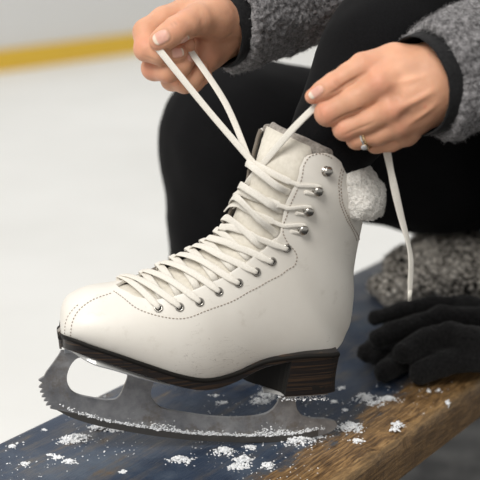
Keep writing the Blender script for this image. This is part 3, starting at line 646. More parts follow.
for (u, v) in ((86, 356), (108, 365), (141, 377), (158, 381)):
    l = lh(u, v, .02)[0]
    for sg in (1, -1):
        ww = sg * (fw((l - pl0) / (pl1 - pl0)) - .0042); o = mesh('screw', *lathe(W3(l, sb(l) - .0029, ww), -SU, [(.0036, 0), (.0036, .0008), (.003, .0018), (.0005, .002)], 14), M['chrome'], skate); fix_normals(o)
for (dl, sg) in ((.018, 1), (.018, -1), (.040, 1), (.040, -1)):
    o = mesh('screw', *lathe(W3(hp0 + dl, HB - .0021, sg * .013), -SU, [(.0034, 0), (.0034, .0008), (.0028, .0016), (.0005, .0018)], 14), M['chrome'], skate); fix_normals(o)

# ------------------------------------------------------------------ the person (seated along the bench, left foot up in the skate)
person = empty('person', (.45, 1.58, BZ), 'person in grey fleece jacket and black trousers pulling the skate laces with both hands', 'person')
SKIN = np.array([.67, .352, .220]); RED = np.array([.70, .25, .165]); PALE = np.array([.78, .50, .36]); NAIL = np.array([.74, .42, .34]); TIP = np.array([.82, .72, .60])
def hand_mesh(prims, h, nails, reds, creases=(), pad=.012):
    """prims: list of ('c'|'g', points, radii, k)"""
    P = np.vstack([np.array(p[1]) for p in prims]); rm = max(max(p[2]) for p in prims)
    F_ = Field(P.min(0) - rm - pad, P.max(0) + rm + pad, h)
    for p in prims: F_.chain(p[1], p[2], p[3], .004)
    V, F = F_.poly(); V = smooth_mesh(V, F, 3, .5); N = vnormals(V, F)
    col = np.tile(SKIN, (len(V), 1)) * (1 + .10 * vnoise(V, .016, 3)[:, None] + .05 * vnoise(V, .005, 4)[:, None]); gl = np.zeros(len(V))
    px = project(V); vis = ((CAM - V) * N).sum(1) > 0
    for (u, v, rad, amt, bumpy) in reds:                         # flushed knuckles, found on the side that shows
        m = np.where(vis, (px[:, 0] - u) ** 2 + (px[:, 1] - v) ** 2, 1e9); c = V[np.argmin(m + 4e3 * np.linalg.norm(V - CAM, axis=1))]
        g = np.exp(-((V - c) ** 2).sum(1) / rad ** 2); col = col * (1 - (g * amt)[:, None]) + RED * (g * amt)[:, None]; V = V + N * (g * bumpy)[:, None]
    for (pa, pb, wid, dep) in creases:                           # shallow skin folds
        cand = []
        for (u, v) in (pa, pb):
            m = np.where(vis, (px[:, 0] - u) ** 2 + (px[:, 1] - v) ** 2, 1e9); cand.append(V[np.argmin(m + 4e3 * np.linalg.norm(V - CAM, axis=1))])
        a, b = cand; ba = b - a; t = np.clip(((V - a) @ ba) / (ba @ ba), 0, 1); d = np.linalg.norm(V - a - t[:, None] * ba, axis=1)
        g = np.exp(-(d / wid) ** 2) * np.sin(math.pi * np.clip(t * .9 + .05, 0, 1)) ; V = V - N * (g * dep)[:, None]; col = col * (1 - .22 * g[:, None] * np.sign(dep)) 
    for (u, v, ang, la, lb, tipf) in nails:                      # nail plates: centre, direction to the fingertip, half length / width
        m = np.where(vis, (px[:, 0] - u) ** 2 + (px[:, 1] - v) ** 2, 1e9); i = np.argmin(m + 4e3 * np.linalg.norm(V - CAM, axis=1)); c = V[i]; n = N[np.linalg.norm(V - c, axis=1) < .003].mean(0); n = nrm(n)
        d = RT * math.cos(R(ang)) + UP * math.sin(R(ang)); d = nrm(d - n * (d @ n)); e = np.cross(n, d); q = V - c; a = q @ d / la; b = q @ e / lb; z = np.abs(q @ n)
        r_ = (np.abs(a) ** 3 + np.abs(b) ** 3) ** (1 / 3); ok = (z < .006) & ((N @ n) > .1)
        g = np.clip((1.08 - r_) / .12, 0, 1) * ok; V = V + N * (g * .00045)[:, None]; rim = np.exp(-((r_ - 1.15) / .12) ** 2) * ok; V = V - N * (rim * .0003)[:, None]; col = col * (1 - .12 * rim[:, None])
        tp = np.clip((a - tipf) / .10, 0, 1) * g; cn = NAIL * (1 - tp[:, None]) + TIP * tp[:, None]; lun = np.clip((-a - .55) / .2, 0, 1)[:, None] * .4; cn = cn * (1 - lun) + PALE * lun
        col = col * (1 - g[:, None]) + cn * g[:, None]; gl = np.maximum(gl, g)
    return V, F, col, gl
def H(u, v, y): return at_y(u, v, y)
# near (left) hand
yl = YL
WL = H(434, 85, yl + .006); EL = np.array([.385, 1.205, .835]); SHL = np.array([.42, 1.46, 1.05])
L = [
 ('palm', [H(430, 64, yl + .008), H(404, 71, yl + .004), H(381, 84, yl - .003)], [.0175, .0155, .0135], .007),
 ('palm', [H(434, 82, yl + .003), H(412, 95, yl - .004), H(392, 108, yl - .007)], [.018, .015, .0125], .007),
 ('palm', [H(433, 93, yl + .004), H(416, 110, yl), H(399, 124, yl - .003)], [.017, .0145, .0118], .007),
 ('palm', [H(430, 97, yl + .010), H(418, 115, yl + .007), H(406, 133, yl + .006)], [.0145, .014, .0112], .007),
 ('bulk', [H(430, 88, yl + .016), H(405, 100, yl + .016), H(388, 112, yl + .018)], [.021, .020, .016], .007),
 ('index', [H(381, 84, yl - .003), H(353, 100, yl - .002), H(328, 113, yl), H(333, 108, yl + .018), H(328, 102, yl + .026)], [.0130, .0106, .0102, .0086, .0074], .0014),
 ('middle', [H(392, 108, yl - .007), H(368, 120.5, yl - .003), H(345, 128.5, yl + .001), H(352, 124, yl + .018), H(362, 120, yl + .028)], [.0120, .0096, .0094, .0085, .0075], .0012),
 ('ring', [H(399, 124, yl - .003), H(378, 134, yl + .001), H(357, 138.5, yl + .005), H(364, 135, yl + .020), H(374, 130, yl + .028)], [.0112, .0086, .0084, .008, .0072], .0012),
 ('pinky', [H(406, 133, yl + .006), H(391, 141, yl + .009), H(376, 143.5, yl + .012), H(379, 140, yl + .026), H(388, 136, yl + .032)], [.0105, .0082, .0076, .0072, .0066], .0012),
 ('thumb', [H(422, 66, yl + .014), H(394, 63, yl + .012), H(363, 67, yl + .006)], [.017, .0155, .0116], .0045),
 ('thumb', [H(363, 67, yl + .006), H(349, 75, yl + .003), H(334, 84.5, yl + .001), H(323, 91, yl), H(312.5, 96.5, yl)], [.0118, .0094, .0092, .0080, .0062], .0016),
 ('wrist', [H(424, 86, yl + .008), WL, WL + (EL - WL) * .22], [.022, .0235, .0255], .014),
 ('wrist', [H(430, 94, yl + .010), WL + (EL - WL) * .2 - np.array([0, 0, .004])], [.021, .024], .014),
]
redsL = [(379, 84, .010, .34, .0016), (394, 112, .009, .32, .0020), (401, 129, .007, .25, .0012), (324, 114, .009, .40, .0004), (339, 129, .007, .35, .0003), (350, 139, .006, .3, 0), (312, 100, .008, .45, 0), (336, 84, .008, .25, .0003), (373, 64, .010, .18, .0004), (425, 107, .0012, .9, .0003)]
crL = [((356, 113), (366, 109), .0012, .0009), ((333, 80), (339, 88), .0010, .0006), ((336, 79), (342, 86), .0009, .0005), ((318, 108), (322, 118), .0010, .0003),
       ((390, 84), (428, 74), .003, -.0012), ((402, 108), (436, 90), .0028, -.0017), ((408, 126), (438, 104), .0025, -.0014), ((388, 98), (404, 96), .005, .0016), ((398, 119), (414, 112), .004, .0014), ((331, 95), (368, 72), .0014, .0016), ((330, 125), (366, 108), .0012, .0012), ((342, 137), (376, 122), .0011, .0008)]
nailsL = [(315, 92.5, 208, .0066, .0036, .45)]
Vl, Fl, cl, gll = hand_mesh([(n, p, r, k) for (n, p, r, k) in L], .00105, nailsL, redsL, crL)
# far (right) hand
yr = YR
WR = H(236, 24, yr + .075); ER = np.array([.222, 1.43, .888]); SHR = np.array([.43, 1.69, 1.06])
Rr = [
 ('palm', [H(232, 8, yr + .070), H(205, 4, yr + .050), H(184, 13, yr + .030)], [.020, .017, .0130], .008),
 ('palm', [H(232, 26, yr + .075), H(205, 24, yr + .060), H(180, 32, yr + .045)], [.020, .018, .0125], .008),
 ('palm', [H(222, 34, yr + .070), H(206, 48, yr + .058), H(188, 58, yr + .044)], [.019, .016, .0115], .008),
 ('palm', [H(216, 42, yr + .064), H(205, 56, yr + .052), H(196, 70, yr + .040)], [.0165, .0145, .0115], .008),
 ('thenar', [H(230, 22, yr + .052), H(212, 18, yr + .028), H(197, 20, yr + .006)], [.022, .0200, .0145], .008),
 ('hypo', [H(215, 39, yr + .052), H(202, 56, yr + .034), H(196, 68, yr + .028)], [.0175, .0150, .011], .008),
 ('index', [H(184, 13, yr + .030), H(164, 20.5, yr + .020), H(147, 32.5, yr + .010), H(146.5, 49, yr - .004), H(160, 53.5, yr - .008), H(177.5, 53, yr - .005)], [.0128, .0118, .0118, .0104, .0096, .0080], .0013),
 ('middle', [H(180, 32, yr + .045), H(162, 52, yr + .030), H(154, 68, yr + .012), H(168, 71.5, yr - .001), H(181, 66, yr + .002), H(190.5, 56, yr + .008)], [.0122, .0112, .0106, .0094, .0086, .0072], .0012),
 ('ring', [H(188, 58, yr + .044), H(178, 68, yr + .034), H(172, 79.5, yr + .024), H(184, 82.5, yr + .014), H(194, 78, yr + .012), H(201, 69, yr + .016)], [.0112, .0100, .0096, .0088, .0080, .0068], .0012),
 ('pinky', [H(196, 70, yr + .040), H(188, 76, yr + .036), H(184, 84, yr + .032), H(194, 83, yr + .026), H(205, 76, yr + .024)], [.0100, .0086, .0080, .0076, .0066], .0012),
 ('indextip', [H(172, 47, yr + .012), H(187.5, 44.5, yr + .006)], [.0080, .0072], .0012),
 ('thumb', [H(197, 20, yr + .006), H(186, 25, yr - .006), H(176, 30, yr - .014), H(166, 37, yr - .017), H(158.5, 41, yr - .018)], [.0145, .0118, .0112, .0100, .0084], .0022),
 ('wrist', [H(222, 22, yr + .060), WR, WR + (ER - WR) * .22], [.022, .0215, .024], .014),
 ('wrist', [H(214, 37, yr + .058), WR + (ER - WR) * .2], [.018, .022], .014),
]
redsR = [(137, 42, .010, .4, 0), (146, 74, .009, .5, 0), (166, 86, .008, .3, 0), (176, 26, .008, .22, .0002), (156, 46, .006, .4, 0), (182, 50, .006, .35, 0), (192, 56, .006, .3, 0), (178, 4, .010, .2, 0), (214, 58, .012, .25, 0)]
crR = [((172, 19), (178, 25), .0010, .0005), ((169, 21), (174, 27), .0009, .0004), ((192, 36), (222, 44), .0016, .0010), ((222, 44), (236, 34), .0014, .0006), ((141, 56), (160, 62), .001, .0003),
       ((198, 6), (203, 26), .0016, .0005), ((150, 22), (160, 16), .0012, .0005), ((196, 50), (210, 64), .0012, .0006)]
nailsR = [(160, 37.5, 204, .0072, .0052, .50), (178.5, 52.5, 12, .0052, .0040, .62), (189, 44, 8, .0042, .0038, .6), (192.5, 57, 75, .0036, .0030, .6)]
Vr, Fr, cr, glr = hand_mesh([(n, p, r, k) for (n, p, r, k) in Rr], .00105, nailsR, redsR, crR)
# rest of the body, under the clothes
HL, HRp = np.array([.44, 1.50, .565]), np.array([.46, 1.69, .58]); KL = np.array([.210, 1.300, .930]); KR = np.array([-.006, 1.50, .650])
AL = W3(*lh(313, 270, 0), 0); FT = W3(*lh(305, 335, 0), 0); FB = W3(*lh(215, 345, 0), 0); FE = W3(*lh(110, 325, 0), 0); AR = np.array([-.032, 1.56, .13])
CH = np.array([.455, 1.60, .93]); NK = np.array([.43, 1.58, 1.10]); HD = np.array([.375, 1.53, 1.235])
B_ = Field((-.15, 1.0, .0), (.70, 1.90, 1.42), .009)
for (a, b, ra, rb) in ((HL, KL, .068, .050), (KL, W3(*lh(335, 130, 0), -.012), .046, .030), (W3(*lh(335, 130, 0), -.012), AL, .026, .018), (HRp, KR, .068, .052), (KR, AR, .048, .034), (AR, AR + np.array([-.03, -.015, -.05]), .030, .016), (AL, FT, .018, .016), (FT, FB, .015, .012), (FB, FE, .012, .010),
                       ((HL + HRp) / 2 + np.array([0, 0, .03]), CH, .105, .115), (CH, NK, .10, .05), (NK, HD, .05, .048), (SHL, SHR, .05, .05), (SHL, CH, .06, .08), (SHR, CH, .06, .08), (SHL, EL, .040, .030), (EL, WL + (EL - WL) * .3, .030, .018), (SHR, ER, .040, .030), (ER, WR + (ER - WR) * .3, .030, .017)):
    B_.cone(a, b, ra, rb, .02)
fd = nrm(np.array([-.62, -.42, -.55])); fs = nrm(np.cross(fd, SU)); fu = np.cross(fs, fd); HM = np.stack([fd, fs, fu], 1)
hp = lambda x, y, z: HD + fd * x + fs * y + fu * z
B_.ellipsoid(HD, (.098, .075, .112), HM, .02); B_.ellipsoid(hp(.045, 0, -.06), (.05, .05, .055), HM, .02)
Vb, Fb = B_.poly(); Vb = smooth_mesh(Vb, Fb, 2)
Fh = Field(HD - .17, HD + .17, .0035); Fh.ellipsoid(HD, (.098, .075, .112), HM, .02); Fh.ellipsoid(hp(.045, 0, -.06), (.052, .05, .055), HM, .03)
Fh.cone(hp(.088, 0, .012), hp(.118, 0, -.022), .008, .0125, .012); Fh.cone(hp(.092, -.018, -.055), hp(.092, .018, -.055), .0075, .0075, .006); Fh.cone(hp(.089, -.016, -.064), hp(.089, .016, -.064), .008, .008, .004)
for sg in (-1, 1): Fh.cone(hp(.082, sg * .03, .026), hp(.078, sg * .042, .026), .011, .009, .008); Fh.ellipsoid(hp(-.005, sg * .076, -.005), (.018, .008, .030), HM, .006)
Vh, Fhh = Fh.poly(); Vh = smooth_mesh(Vh, Fhh, 2)
cb = np.tile(SKIN, (len(Vb), 1)); ch = np.tile(SKIN, (len(Vh), 1))
for sg in (-1, 1):
    e = hp(.088, sg * .033, .022); ch[np.linalg.norm(Vh - e, axis=1) < .009] = (.8, .78, .75); ch[np.linalg.norm(Vh - hp(.094, sg * .033, .02), axis=1) < .006] = (.05, .03, .02)
    q = Vh - hp(.088, sg * .035, .045); ch[(np.abs(q @ fu) < .004) & (np.abs(q @ fs) < .018) & (q @ fd > -.02)] = (.08, .05, .03)
q = Vh - hp(.095, 0, -.06); ch[(np.abs(q @ fu) < .009) & (np.abs(q @ fs) < .024) & (q @ fd > -.02)] = (.50, .18, .15)
off = 0; VV = []; FF = []; CC = []; GG = []
for (a, b, c, g) in ((Vb, Fb, cb, np.zeros(len(Vb))), (Vh, Fhh, ch, np.zeros(len(Vh))), (Vl, Fl, cl, gll), (Vr, Fr, cr, glr)): VV.append(a); FF.append(b + off); off += len(a); CC.append(c); GG.append(g)
def fastmesh(name, V, F, mat, parent, attrs=None):
    me = bpy.data.meshes.new(name); me.vertices.add(len(V)); me.vertices.foreach_set('co', np.asarray(V, np.float32).ravel()); me.loops.add(F.size); me.loops.foreach_set('vertex_index', F.astype(np.int32).ravel())
    me.polygons.add(len(F)); me.polygons.foreach_set('loop_start', np.arange(len(F), dtype=np.int32) * 4); me.polygons.foreach_set('loop_total', np.full(len(F), 4, np.int32)); me.polygons.foreach_set('use_smooth', np.ones(len(F), bool)); me.update(calc_edges=True); me.validate()
    for k, val in (attrs or {}).items():
        if val.ndim == 2: a = me.color_attributes.new(k, 'FLOAT_COLOR', 'POINT'); a.data.foreach_set('color', np.hstack([np.clip(val, 0, 1), np.ones((len(val), 1))]).astype(np.float32).ravel())
        else: a = me.attributes.new(k, 'FLOAT', 'POINT'); a.data.foreach_set('value', val.astype(np.float32))
    me.materials.append(mat); o = bpy.data.objects.new(name, me); C.objects.link(o)
    if parent is not None: o.parent = parent; bpy.context.view_layer.update(); o.matrix_parent_inverse = parent.matrix_world.inverted()
    return o
body = fastmesh('body', np.vstack(VV), np.vstack(FF), M['skin'], person, {'tone': np.vstack(CC), 'gloss': np.concatenate(GG)})
# hair
Hf = Field(HD - .2, HD + .2, .005)
Hf.ellipsoid(hp(-.022, 0, .018), (.098, .088, .118), HM, .02); Hf.ellipsoid(hp(-.10, 0, -.01), (.045, .05, .05), HM, .02)
Vx, Fx = Hf.poly(); Vx = smooth_mesh(Vx, Fx, 2); Nx = vnormals(Vx, Fx); Vx += Nx * (.002 * vnoise(Vx, .006, 8))[:, None]; fastmesh('hair', Vx, Fx, M['hair'], person)

def cloth(name, segs, h, mat, folds=(), noise=(), k=.03, cut=None, lo=None, hi=None, parent=person, disp=None):
    P = np.vstack([[a, b] for (a, b, _, _) in segs]); rm = max(max(s[2:]) for s in segs) + .02
    F_ = Field(P.min(0) - rm if lo is None else lo, P.max(0) + rm if hi is None else hi, h)
    for (a, b, ra, rb) in segs: F_.cone(a, b, ra, rb, k)
    if cut is not None:
        w_ = (slice(None),) * 3
        for (p, n) in cut: q = ((F_.pts(w_) - np.array(p)) @ np.array(n)).astype(np.float32); F_.d = np.maximum(F_.d, q)
    V, F = F_.poly(); V = smooth_mesh(V, F, 3); N = vnormals(V, F)
    for (sc, amp, sd) in noise: V = V + N * (amp * vnoise(V, sc, sd))[:, None]
    return fastmesh(name, V, F, mat, parent)
def fibres(V, F, n, ln, wd, seed, lean=.8, ok=None):
    r = np.random.default_rng(seed); N = vnormals(V, F); i = r.integers(0, len(V), n)
    if ok is not None: i = i[ok(V[i])]
    n = len(i); p = V[i]; t = nrm(r.normal(size=(n, 3))); t = nrm(t - N[i] * (t * N[i]).sum(1, keepdims=True)); d = nrm(N[i] + t * lean * r.uniform(.3, 1.6, (n, 1))); L_ = ln * r.uniform(.4, 1.2, (n, 1)); sd = nrm(np.cross(d, t + r.normal(0, .3, (n, 3)))) * wd
    m = p + d * L_ * .55; e = m + nrm(d + t * .9 + r.normal(0, .4, (n, 3))) * L_ * .45; p = p - N[i] * .0004
    Q = np.stack([p - sd, p + sd, m - sd * .8, m + sd * .8, e - sd * .25, e + sd * .25], 1).reshape(-1, 3); b = len(V) + 6 * np.arange(n)[:, None]
    return np.vstack([V, Q]), np.vstack([F, b + np.array([0, 1, 3, 2]), b + np.array([2, 3, 5, 4])])
# trousers: raised left leg, right leg off the far side
SHB = W3(*lh(318, 168, 0), -.004); SH1 = W3(*lh(352, 118, 0), -.012); SH2 = W3(*lh(391, 60, 0), -.03)      # shin centre at the top of the boot
tr = cloth('trousers', [(SHB + np.array([-.006, .002, -.03]), SHB, .026, .027), (SHB, SH1, .027, .035), (SH1, SH2, .035, .048), (SH2, KL, .048, .062), (KL, HL, .066, .092), (HL, HRp, .098, .10), (HRp, KR + (HRp - KR) * .5, .098, .097), (KR + (HRp - KR) * .5, KR, .097, .080), (KR, AR + (KR - AR) * .6, .080, .071), (AR + (KR - AR) * .6, AR + np.array([0, 0, .03]), .071, .052)],
      .0075, M['trousers'], noise=[(.07, .0035, 1), (.035, .002, 2), (.02, .0008, 9)], k=.03)
# other boot (on the ice, beyond the bench)
cloth('boot', [(AR + np.array([0, 0, .05]), AR + np.array([.0, 0, -.04]), .056, .050), (AR + np.array([.01, 0, -.045]), AR + np.array([-.17, -.075, -.055]), .044, .034)], .006, M['leather'], k=.02)
mbb = MB(); a = AR + np.array([.03, .01, -.115]); b = AR + np.array([-.19, -.085, -.115]); mbb.add(*sweep(np.array([a, b]), [SU, SU], .003, .03, 4)); mbb.build('blade', M['steel'], person)
# jacket
def fleece_noise(V, N): return V
ax_l = nrm(EL - WL); ax_r = nrm(ER - WR)
jk = cloth('jacket', [((HL + HRp) / 2 + np.array([0, 0, .06]), CH, .128, .14), (CH, NK - np.array([0, 0, .06]), .13, .075), (SHL, SHR, .07, .07), (SHL, CH, .08, .11), (SHR, CH, .08, .11), (SHL, EL, .066, .058), (SHR, ER, .066, .058), (EL, WL + ax_l * .10, .056, .050), (ER, WR + ax_r * .10, .056, .050)],
      .009, M['fleece'], noise=[(.06, .004, 3), (.015, .002, 4)], k=.03, cut=[])
# sleeve ends and cuffs are finer rings round each forearm
def sleeve(name, c, ax, r0, tiltv, length, mat, rad_fn, thick, nz=90, nr=220, fuzz=.0016, seed=1, squash=1.0, inner=True, amp2=.003, parent=None):
    ax = nrm(ax); up_ = nrm(SU - ax * (SU @ ax)); sd_ = np.cross(ax, up_); v = []; 
    zs = np.concatenate([np.linspace(.03, 0, 8)[:-1], np.linspace(0, length, nz)]); ins = np.concatenate([np.full(7, thick), np.zeros(nz)])
    ins[6] = thick * .9; ins[7] = thick * .5; ins[8] = thick * .12
    V = []
    for z, i_ in zip(zs, ins):
        a = np.linspace(0, 2 * math.pi, nr, endpoint=False); rr = rad_fn(z, a) - i_
        V.append(c + ax * z + (up_ * np.cos(a)[:, None] * rr[:, None] + sd_ * np.sin(a)[:, None] * rr[:, None] * squash) + ax * (tiltv * np.cos(a))[:, None])
    V = np.array(V); n = len(V); idx = np.arange(n * nr).reshape(n, nr); F = np.stack([idx[:-1], np.roll(idx, -1, 1)[:-1], np.roll(idx, -1, 1)[1:], idx[1:]], -1).reshape(-1, 4); V = V.reshape(-1, 3); N = vnormals(V, F)
    if ((V[n // 2 * nr] - c - ax * zs[n // 2]) @ N[n // 2 * nr]) < 0: F = F[:, ::-1]; N = -N
    V = V + N * (fuzz * (vnoise(V, .0035, seed) + .8 * vnoise(V, .0018, seed + 1)) + amp2 * vnoise(V, .022, seed + 2) + amp2 * .5 * vnoise(V, .010, seed + 3))[:, None]
    if name == 'sleeve': V, F = fibres(V, F, 26000, .0034, .00016, seed)
    return fastmesh(name, V, F, mat, parent or person)
cL = H(415, 87, yl + .000); cR = H(214, 29, yr + .054)
sleeve('sleeve', cL + ax_l * .013, ax_l, 0, .004, .24, M['fleece'], lambda z, a: .0490 + .03 * z + .0025 * np.sin(3 * a + z * 30) - .004 * math.exp(-z / .01), .006, nz=130, nr=260, seed=11, fuzz=.0012, amp2=.0024)
sleeve('sleeve', cR + ax_r * .012, ax_r, 0, .002, .30, M['fleece'], lambda z, a: .0470 + .03 * z + .003 * np.sin(2 * a + z * 26) - .004 * math.exp(-z / .01), .006, nz=150, nr=260, seed=21, fuzz=.0012, amp2=.0026)
sleeve('cuff', cL, ax_l, 0, .004, .06, M['cuff'], lambda z, a: 0.0410 + .02 * z + .0008 * np.sin(2 * a), .003, nz=30, nr=120, seed=31, fuzz=.0002, amp2=.0012)
sleeve('cuff', cR, ax_r, 0, .002, .06, M['cuff'], lambda z, a: .0375 + .02 * z + .0008 * np.sin(2 * a), .003, nz=30, nr=120, seed=41, fuzz=.0002, amp2=.0012)
# rings on the ring finger
ra = H(399, 124, yl - .003); rb = H(357, 138.5, yl + .005); rm_ = H(366, 137, yl + .003); rn = nrm(rb - ra)
rg = mesh('ring', *ringmesh(rm_, rn, .0096, .00085, 40, 8), M['gold'], person); rg['label'] = 'gold and silver ring with a clear stone'
mesh('ring_band', *ringmesh(rm_ + rn * .0021, rn, .0095, .00095, 40, 8), M['silver'], rg)
gd_ = nrm(nrm(CAM - rm_) - SU * .75); gd_ = nrm(gd_ - rn * (gd_ @ rn)); fix_normals(mesh('gemstone', *lathe(rm_ + rn * .0024 + gd_ * .0098, gd_, [(.0003, 0), (.0024, .0018), (.0024, .0024), (.0014, .0032), (.0002, .0033)], 10), M['gem'], rg, smooth=False))

# white terry sock turned over the back of the boot
SK = Field(H(330, 150, 1.09) - .06, H(385, 240, 1.10) + .07, .0017); ys = S0[1] + .012
for (a, b, ra_, rb_) in (((338, 168, 0), (352, 178, 0), .012, .0145), ((352, 178, 0), (362, 196, -.004), .0145, .0175), ((362, 196, -.004), (366, 214, -.004), .0175, .0145), ((352, 182, -.018), (362, 204, -.020), .011, .0135), ((350, 184, .020), (362, 206, .02), .012, .013)):
    SK.cone(H(a[0], a[1], ys + a[2]), H(b[0], b[1], ys + b[2]), ra_, rb_, .012)
Vs, Fs = SK.poly(); Vs = smooth_mesh(Vs, Fs, 2); Nn = vnormals(Vs, Fs); Vs = Vs + Nn * (.0009 * vnoise(Vs, .0035, 5) + .0009 * vnoise(Vs, .009, 6))[:, None]; Vs, Fs = fibres(Vs, Fs, 5000, .0016, .00022, 5, 1.2)
fastmesh('sock', Vs, Fs, M['terry'], person)

# ------------------------------------------------------------------ gloves
def onb(u, v, up=0.): p = at_z(u, v, BZ + up); return p
def glove(name, fingers, palm, label, seed):
    P = np.array([p for c in fingers + palm for (p, r) in c]); Fg = Field(P.min(0) - .03, P.max(0) + .03, .0021)
    for c in palm: Fg.chain([p for p, r in c], [r for p, r in c], .012, .004)
    for c in fingers: Fg.chain([p for p, r in c], [r for p, r in c], .003, .004)
    w_ = (slice(None),) * 3; Fg.d = np.maximum(Fg.d, (BZ + .0006 - Fg.pts(w_)[..., 2]).astype(np.float32))
    V, F = Fg.poly(); V = smooth_mesh(V, F, 2); N = vnormals(V, F); V = V + N * (.0007 * vnoise(V, .003, seed) + .0016 * vnoise(V, .014, seed + 1))[:, None]; V[:, 2] = np.maximum(V[:, 2], BZ + .0004)
    V, F = fibres(V, F, 9000, .0014, .00010, seed, 1., lambda p: p[:, 2] > BZ + .004)
    o = fastmesh(name, V, F, M['glove'], None); return tag(o, label, 'glove', 'pair of black fleece gloves on the bench')
def G(u, v, up, r): return (at_z(u, v, BZ + up), r)
gl_pair = 'pair of gloves on the bench'
lower = glove('glove', [[G(366, 354, .016, .0095), G(385, 340, .018, .0115), G(425, 326, .018, .013)], [G(377, 358, .014, .0085), G(400, 348, .015, .010), G(440, 338, .016, .012)], [G(385, 371, .0125, .0118), G(402, 360, .013, .0125), G(440, 352, .014, .013)]],
      [[G(428, 326, .018, .017), G(470, 330, .018, .018), G(520, 322, .018, .018)], [G(435, 345, .016, .015), G(500, 345, .016, .016)]], 'black fleece glove pressed flat against the blue bench, underneath the other glove', 51)
upper_g = glove('glove', [[G(376, 318, .040, .0085), G(400, 311, .043, .0095), G(432, 306, .045, .011), G(470, 308, .044, .013)], [G(379, 338, .036, .0100), G(404, 329, .043, .0115), G(440, 319, .048, .0135), G(480, 322, .046, .015)],
      [G(405, 353, .032, .0118), G(425, 341, .040, .0130), G(450, 335, .044, .0140), G(492, 345, .042, .015)], [G(420, 373, .0145, .0118), G(442, 363, .022, .0130), G(466, 358, .026, .0138), G(505, 362, .028, .015)]],
      [[G(470, 312, .042, .018), G(505, 325, .040, .020), G(550, 325, .040, .020)], [G(490, 345, .036, .017), G(540, 345, .036, .018)]], 'black fleece glove lying on top of the other, fingers towards the skate', 61)
mod_ = None

# ------------------------------------------------------------------ pile hat behind the gloves
def hat():
    P = [(at_z(396, 290, BZ + .020), .020), (at_z(378, 286, BZ + .012), .012), (at_z(430, 272, BZ + .034), .036), (at_z(465, 272, BZ + .036), .038), (at_z(500, 280, BZ + .036), .036), (at_z(408, 268, BZ + .03), .026),
         (at_z(430, 252, BZ + .028), .027), (at_z(465, 250, BZ + .028), .028), (at_z(500, 255, BZ + .026), .026)]
    pts = np.array([p for p, r in P]); Fq = Field(pts.min(0) - .06, pts.max(0) + .06, .0028)
    for i, (p, r) in enumerate(P): Fq.ellipsoid(p, (r * 1.15, r * 1.1, r), None, .012 if i not in (6, 7, 8) else .005)
    w_ = (slice(None),) * 3; Fq.d = np.maximum(Fq.d, (BZ + .0006 - Fq.pts(w_)[..., 2]).astype(np.float32))
    V, F = Fq.poly(); V = smooth_mesh(V, F, 2); N = vnormals(V, F); V = V + N * (.0032 * vnoise(V, .009, 71) + .0018 * vnoise(V, .004, 72))[:, None]; V[:, 2] = np.maximum(V[:, 2], BZ + .0004)
    V, F = fibres(V, F, 14000, .005, .0003, 77, .8, lambda p: p[:, 2] > BZ + .006)
    return tag(fastmesh('fleece_hat', V, F, M['hat'], None), 'fluffy black and white speckled fleece hat lying behind the black gloves', 'hat')
hat()

# ------------------------------------------------------------------ snow: scraped crystals on the bench and along the blade
ico = bmesh.new(); bmesh.ops.create_icosphere(ico, subdivisions=1, radius=1); IV = np.array([v.co[:] for v in ico.verts]); IF = np.array([[v.index for v in f.verts] for f in ico.faces]); ico.free()
SV = []; SF = []; cnt = 0
def crumb(p, r, flat=.7, jag=.45):
    global cnt
    A = rng.normal(size=(3, 3)); Q_, _ = np.linalg.qr(A); v = IV * (1 + rng.uniform(-jag, jag, (len(IV), 1))); v = (v * r * np.array([1, rng.uniform(.6, 1), flat])) @ Q_.T; v[:, 2] *= flat
    SV.append(v + p); SF.append(IF + cnt); cnt += len(IV)
clumps = [(77, 439, 12, 3.2, 80), (68, 441, 8, 2.5, 40), (100, 428, 9, 3, 60), (118, 430, 8, 2, 30), (58, 458, 5, 2, 20), (69, 462, 6, 2, 26), (25, 464, 4, 2, 14), (12, 447, 4, 1.5, 12), (123, 472, 3, 1.5, 10), (45, 430, 2, 1.2, 6), (50, 455, 3, 1, 8),
          (180, 461, 11, 2.6, 70), (224, 452, 9, 2.6, 60), (242, 462, 8, 4.5, 80), (236, 468, 7, 2, 40), (268, 466, 6, 3, 36), (297, 440, 13, 4.2, 150), (286, 434, 9, 2, 50), (317, 437, 6, 2, 30), (351, 428, 10, 4, 95), (358, 441, 5, 2, 20), (364, 398, 8, 3.5, 55), (388, 400, 10, 2, 50), (375, 404, 8, 2, 30),
          (397, 425, 5, 2.4, 26), (394, 430, 4, 2, 16), (429, 391, 2, 1, 7), (448, 403, 2, 3, 10), (438, 390, 2, 1, 6), (341, 388, 3, 1.4, 10), (334, 402, 3, 1.4, 10), (312, 420, 4, 1.5, 10), (268, 396, 10, 5, 60), (260, 402, 8, 3, 40), (222, 403, 5, 1.6, 14), (216, 396, 4, 1, 8), (250, 448, 6, 2, 20), (345, 410, 3, 1, 8)]
for (u, v, su, sv, n) in clumps:
    for _ in range(int(n * 1.9)):
        du, dv = rng.normal(0, su * .62), rng.normal(0, sv * .62); p = at_z(u + du, v + dv, BZ); e = math.exp(-(du / su) ** 2 - (dv / sv) ** 2)
        crumb(p + SU * rng.uniform(0, .0045) * e * min(1, n / 60), rng.uniform(.0005, .0013) + .0011 * e * rng.uniform(.3, 1))
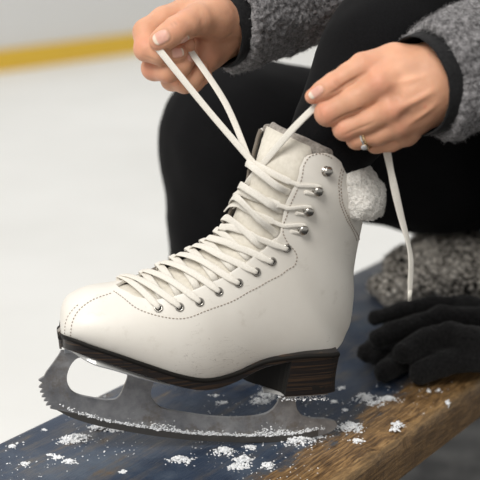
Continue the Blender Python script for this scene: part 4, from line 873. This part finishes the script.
for _ in range(1200):                               # loose specks
    u, v = rng.uniform(-10, 470), rng.uniform(380, 490); p = at_z(u, v, BZ); y_ = (p - Pn) @ BN; x_ = (p - Pn) @ BD
    if .006 < y_ < BW - .004 and abs(x_) < .75 and (vnoise(p[None], .05, 91)[0] > -.1): crumb(p + SU * .0002, rng.uniform(.00025, .0008) * (1 + (rng.random() < .06) * 1.2))
sn = mesh('snow', np.vstack(SV), np.vstack(SF), M['snow'], None, smooth=False); tag(sn, 'crumbs of snow scattered over the bench top', 'snow', kind='stuff')
SV.clear(); SF.clear(); cnt = 0
lo_ = np.array(b_lo)
for _ in range(1500):                               # frost caked along the lower blade
    u = rng.uniform(60, 325); dens = (.3 if u < 105 else 1) * .25 + (.35 if u < 105 else .7) * (vnoise(np.array([[u * .001, 0, 0]]), .012, 95)[0] * .5 + .5) + (.5 if 150 < u < 215 or 250 < u < 300 else 0)
    if rng.random() > dens: continue
    v = np.interp(u, lo_[:, 0], lo_[:, 1]) - 6.8 - abs(rng.normal(0, 1.5)) * (1 + (150 < u < 175) * 1.2 + (255 < u < 290)) + (.8 if rng.random() < .5 else 0); l, h = lh(u, v, .0016); crumb(W3(l, h, .0015 + rng.uniform(0, .0009)), rng.uniform(.0004, .0012))
for _ in range(160):
    u, v = rng.uniform(62, 320), 0; v = np.interp(u, lo_[:, 0], lo_[:, 1]) - rng.uniform(8, 20); l, h = lh(u, v, .0016)
    if sum(((u - a) / 26) ** 2 < 1 for a in (150, 285)) and rng.random() < .9: crumb(W3(l, h, .0016), rng.uniform(.0002, .0006))
for _ in range(160): l, h = lh(rng.uniform(280, 328), 398, .022); crumb(W3(l, h - rng.uniform(0, .0018), rng.uniform(.010, .026)), rng.uniform(.0004, .0011))
fr = mesh('frost', np.vstack(SV), np.vstack(SF), M['snow'], None, smooth=False); tag(fr, 'frost and snow caked along the lower side of the blade', 'frost', kind='stuff')

#print('PERP AR', (AR - Pn) @ BN, BW, (KR-Pn)@BN, (HL-Pn)@BN,(HRp-Pn)@BN)
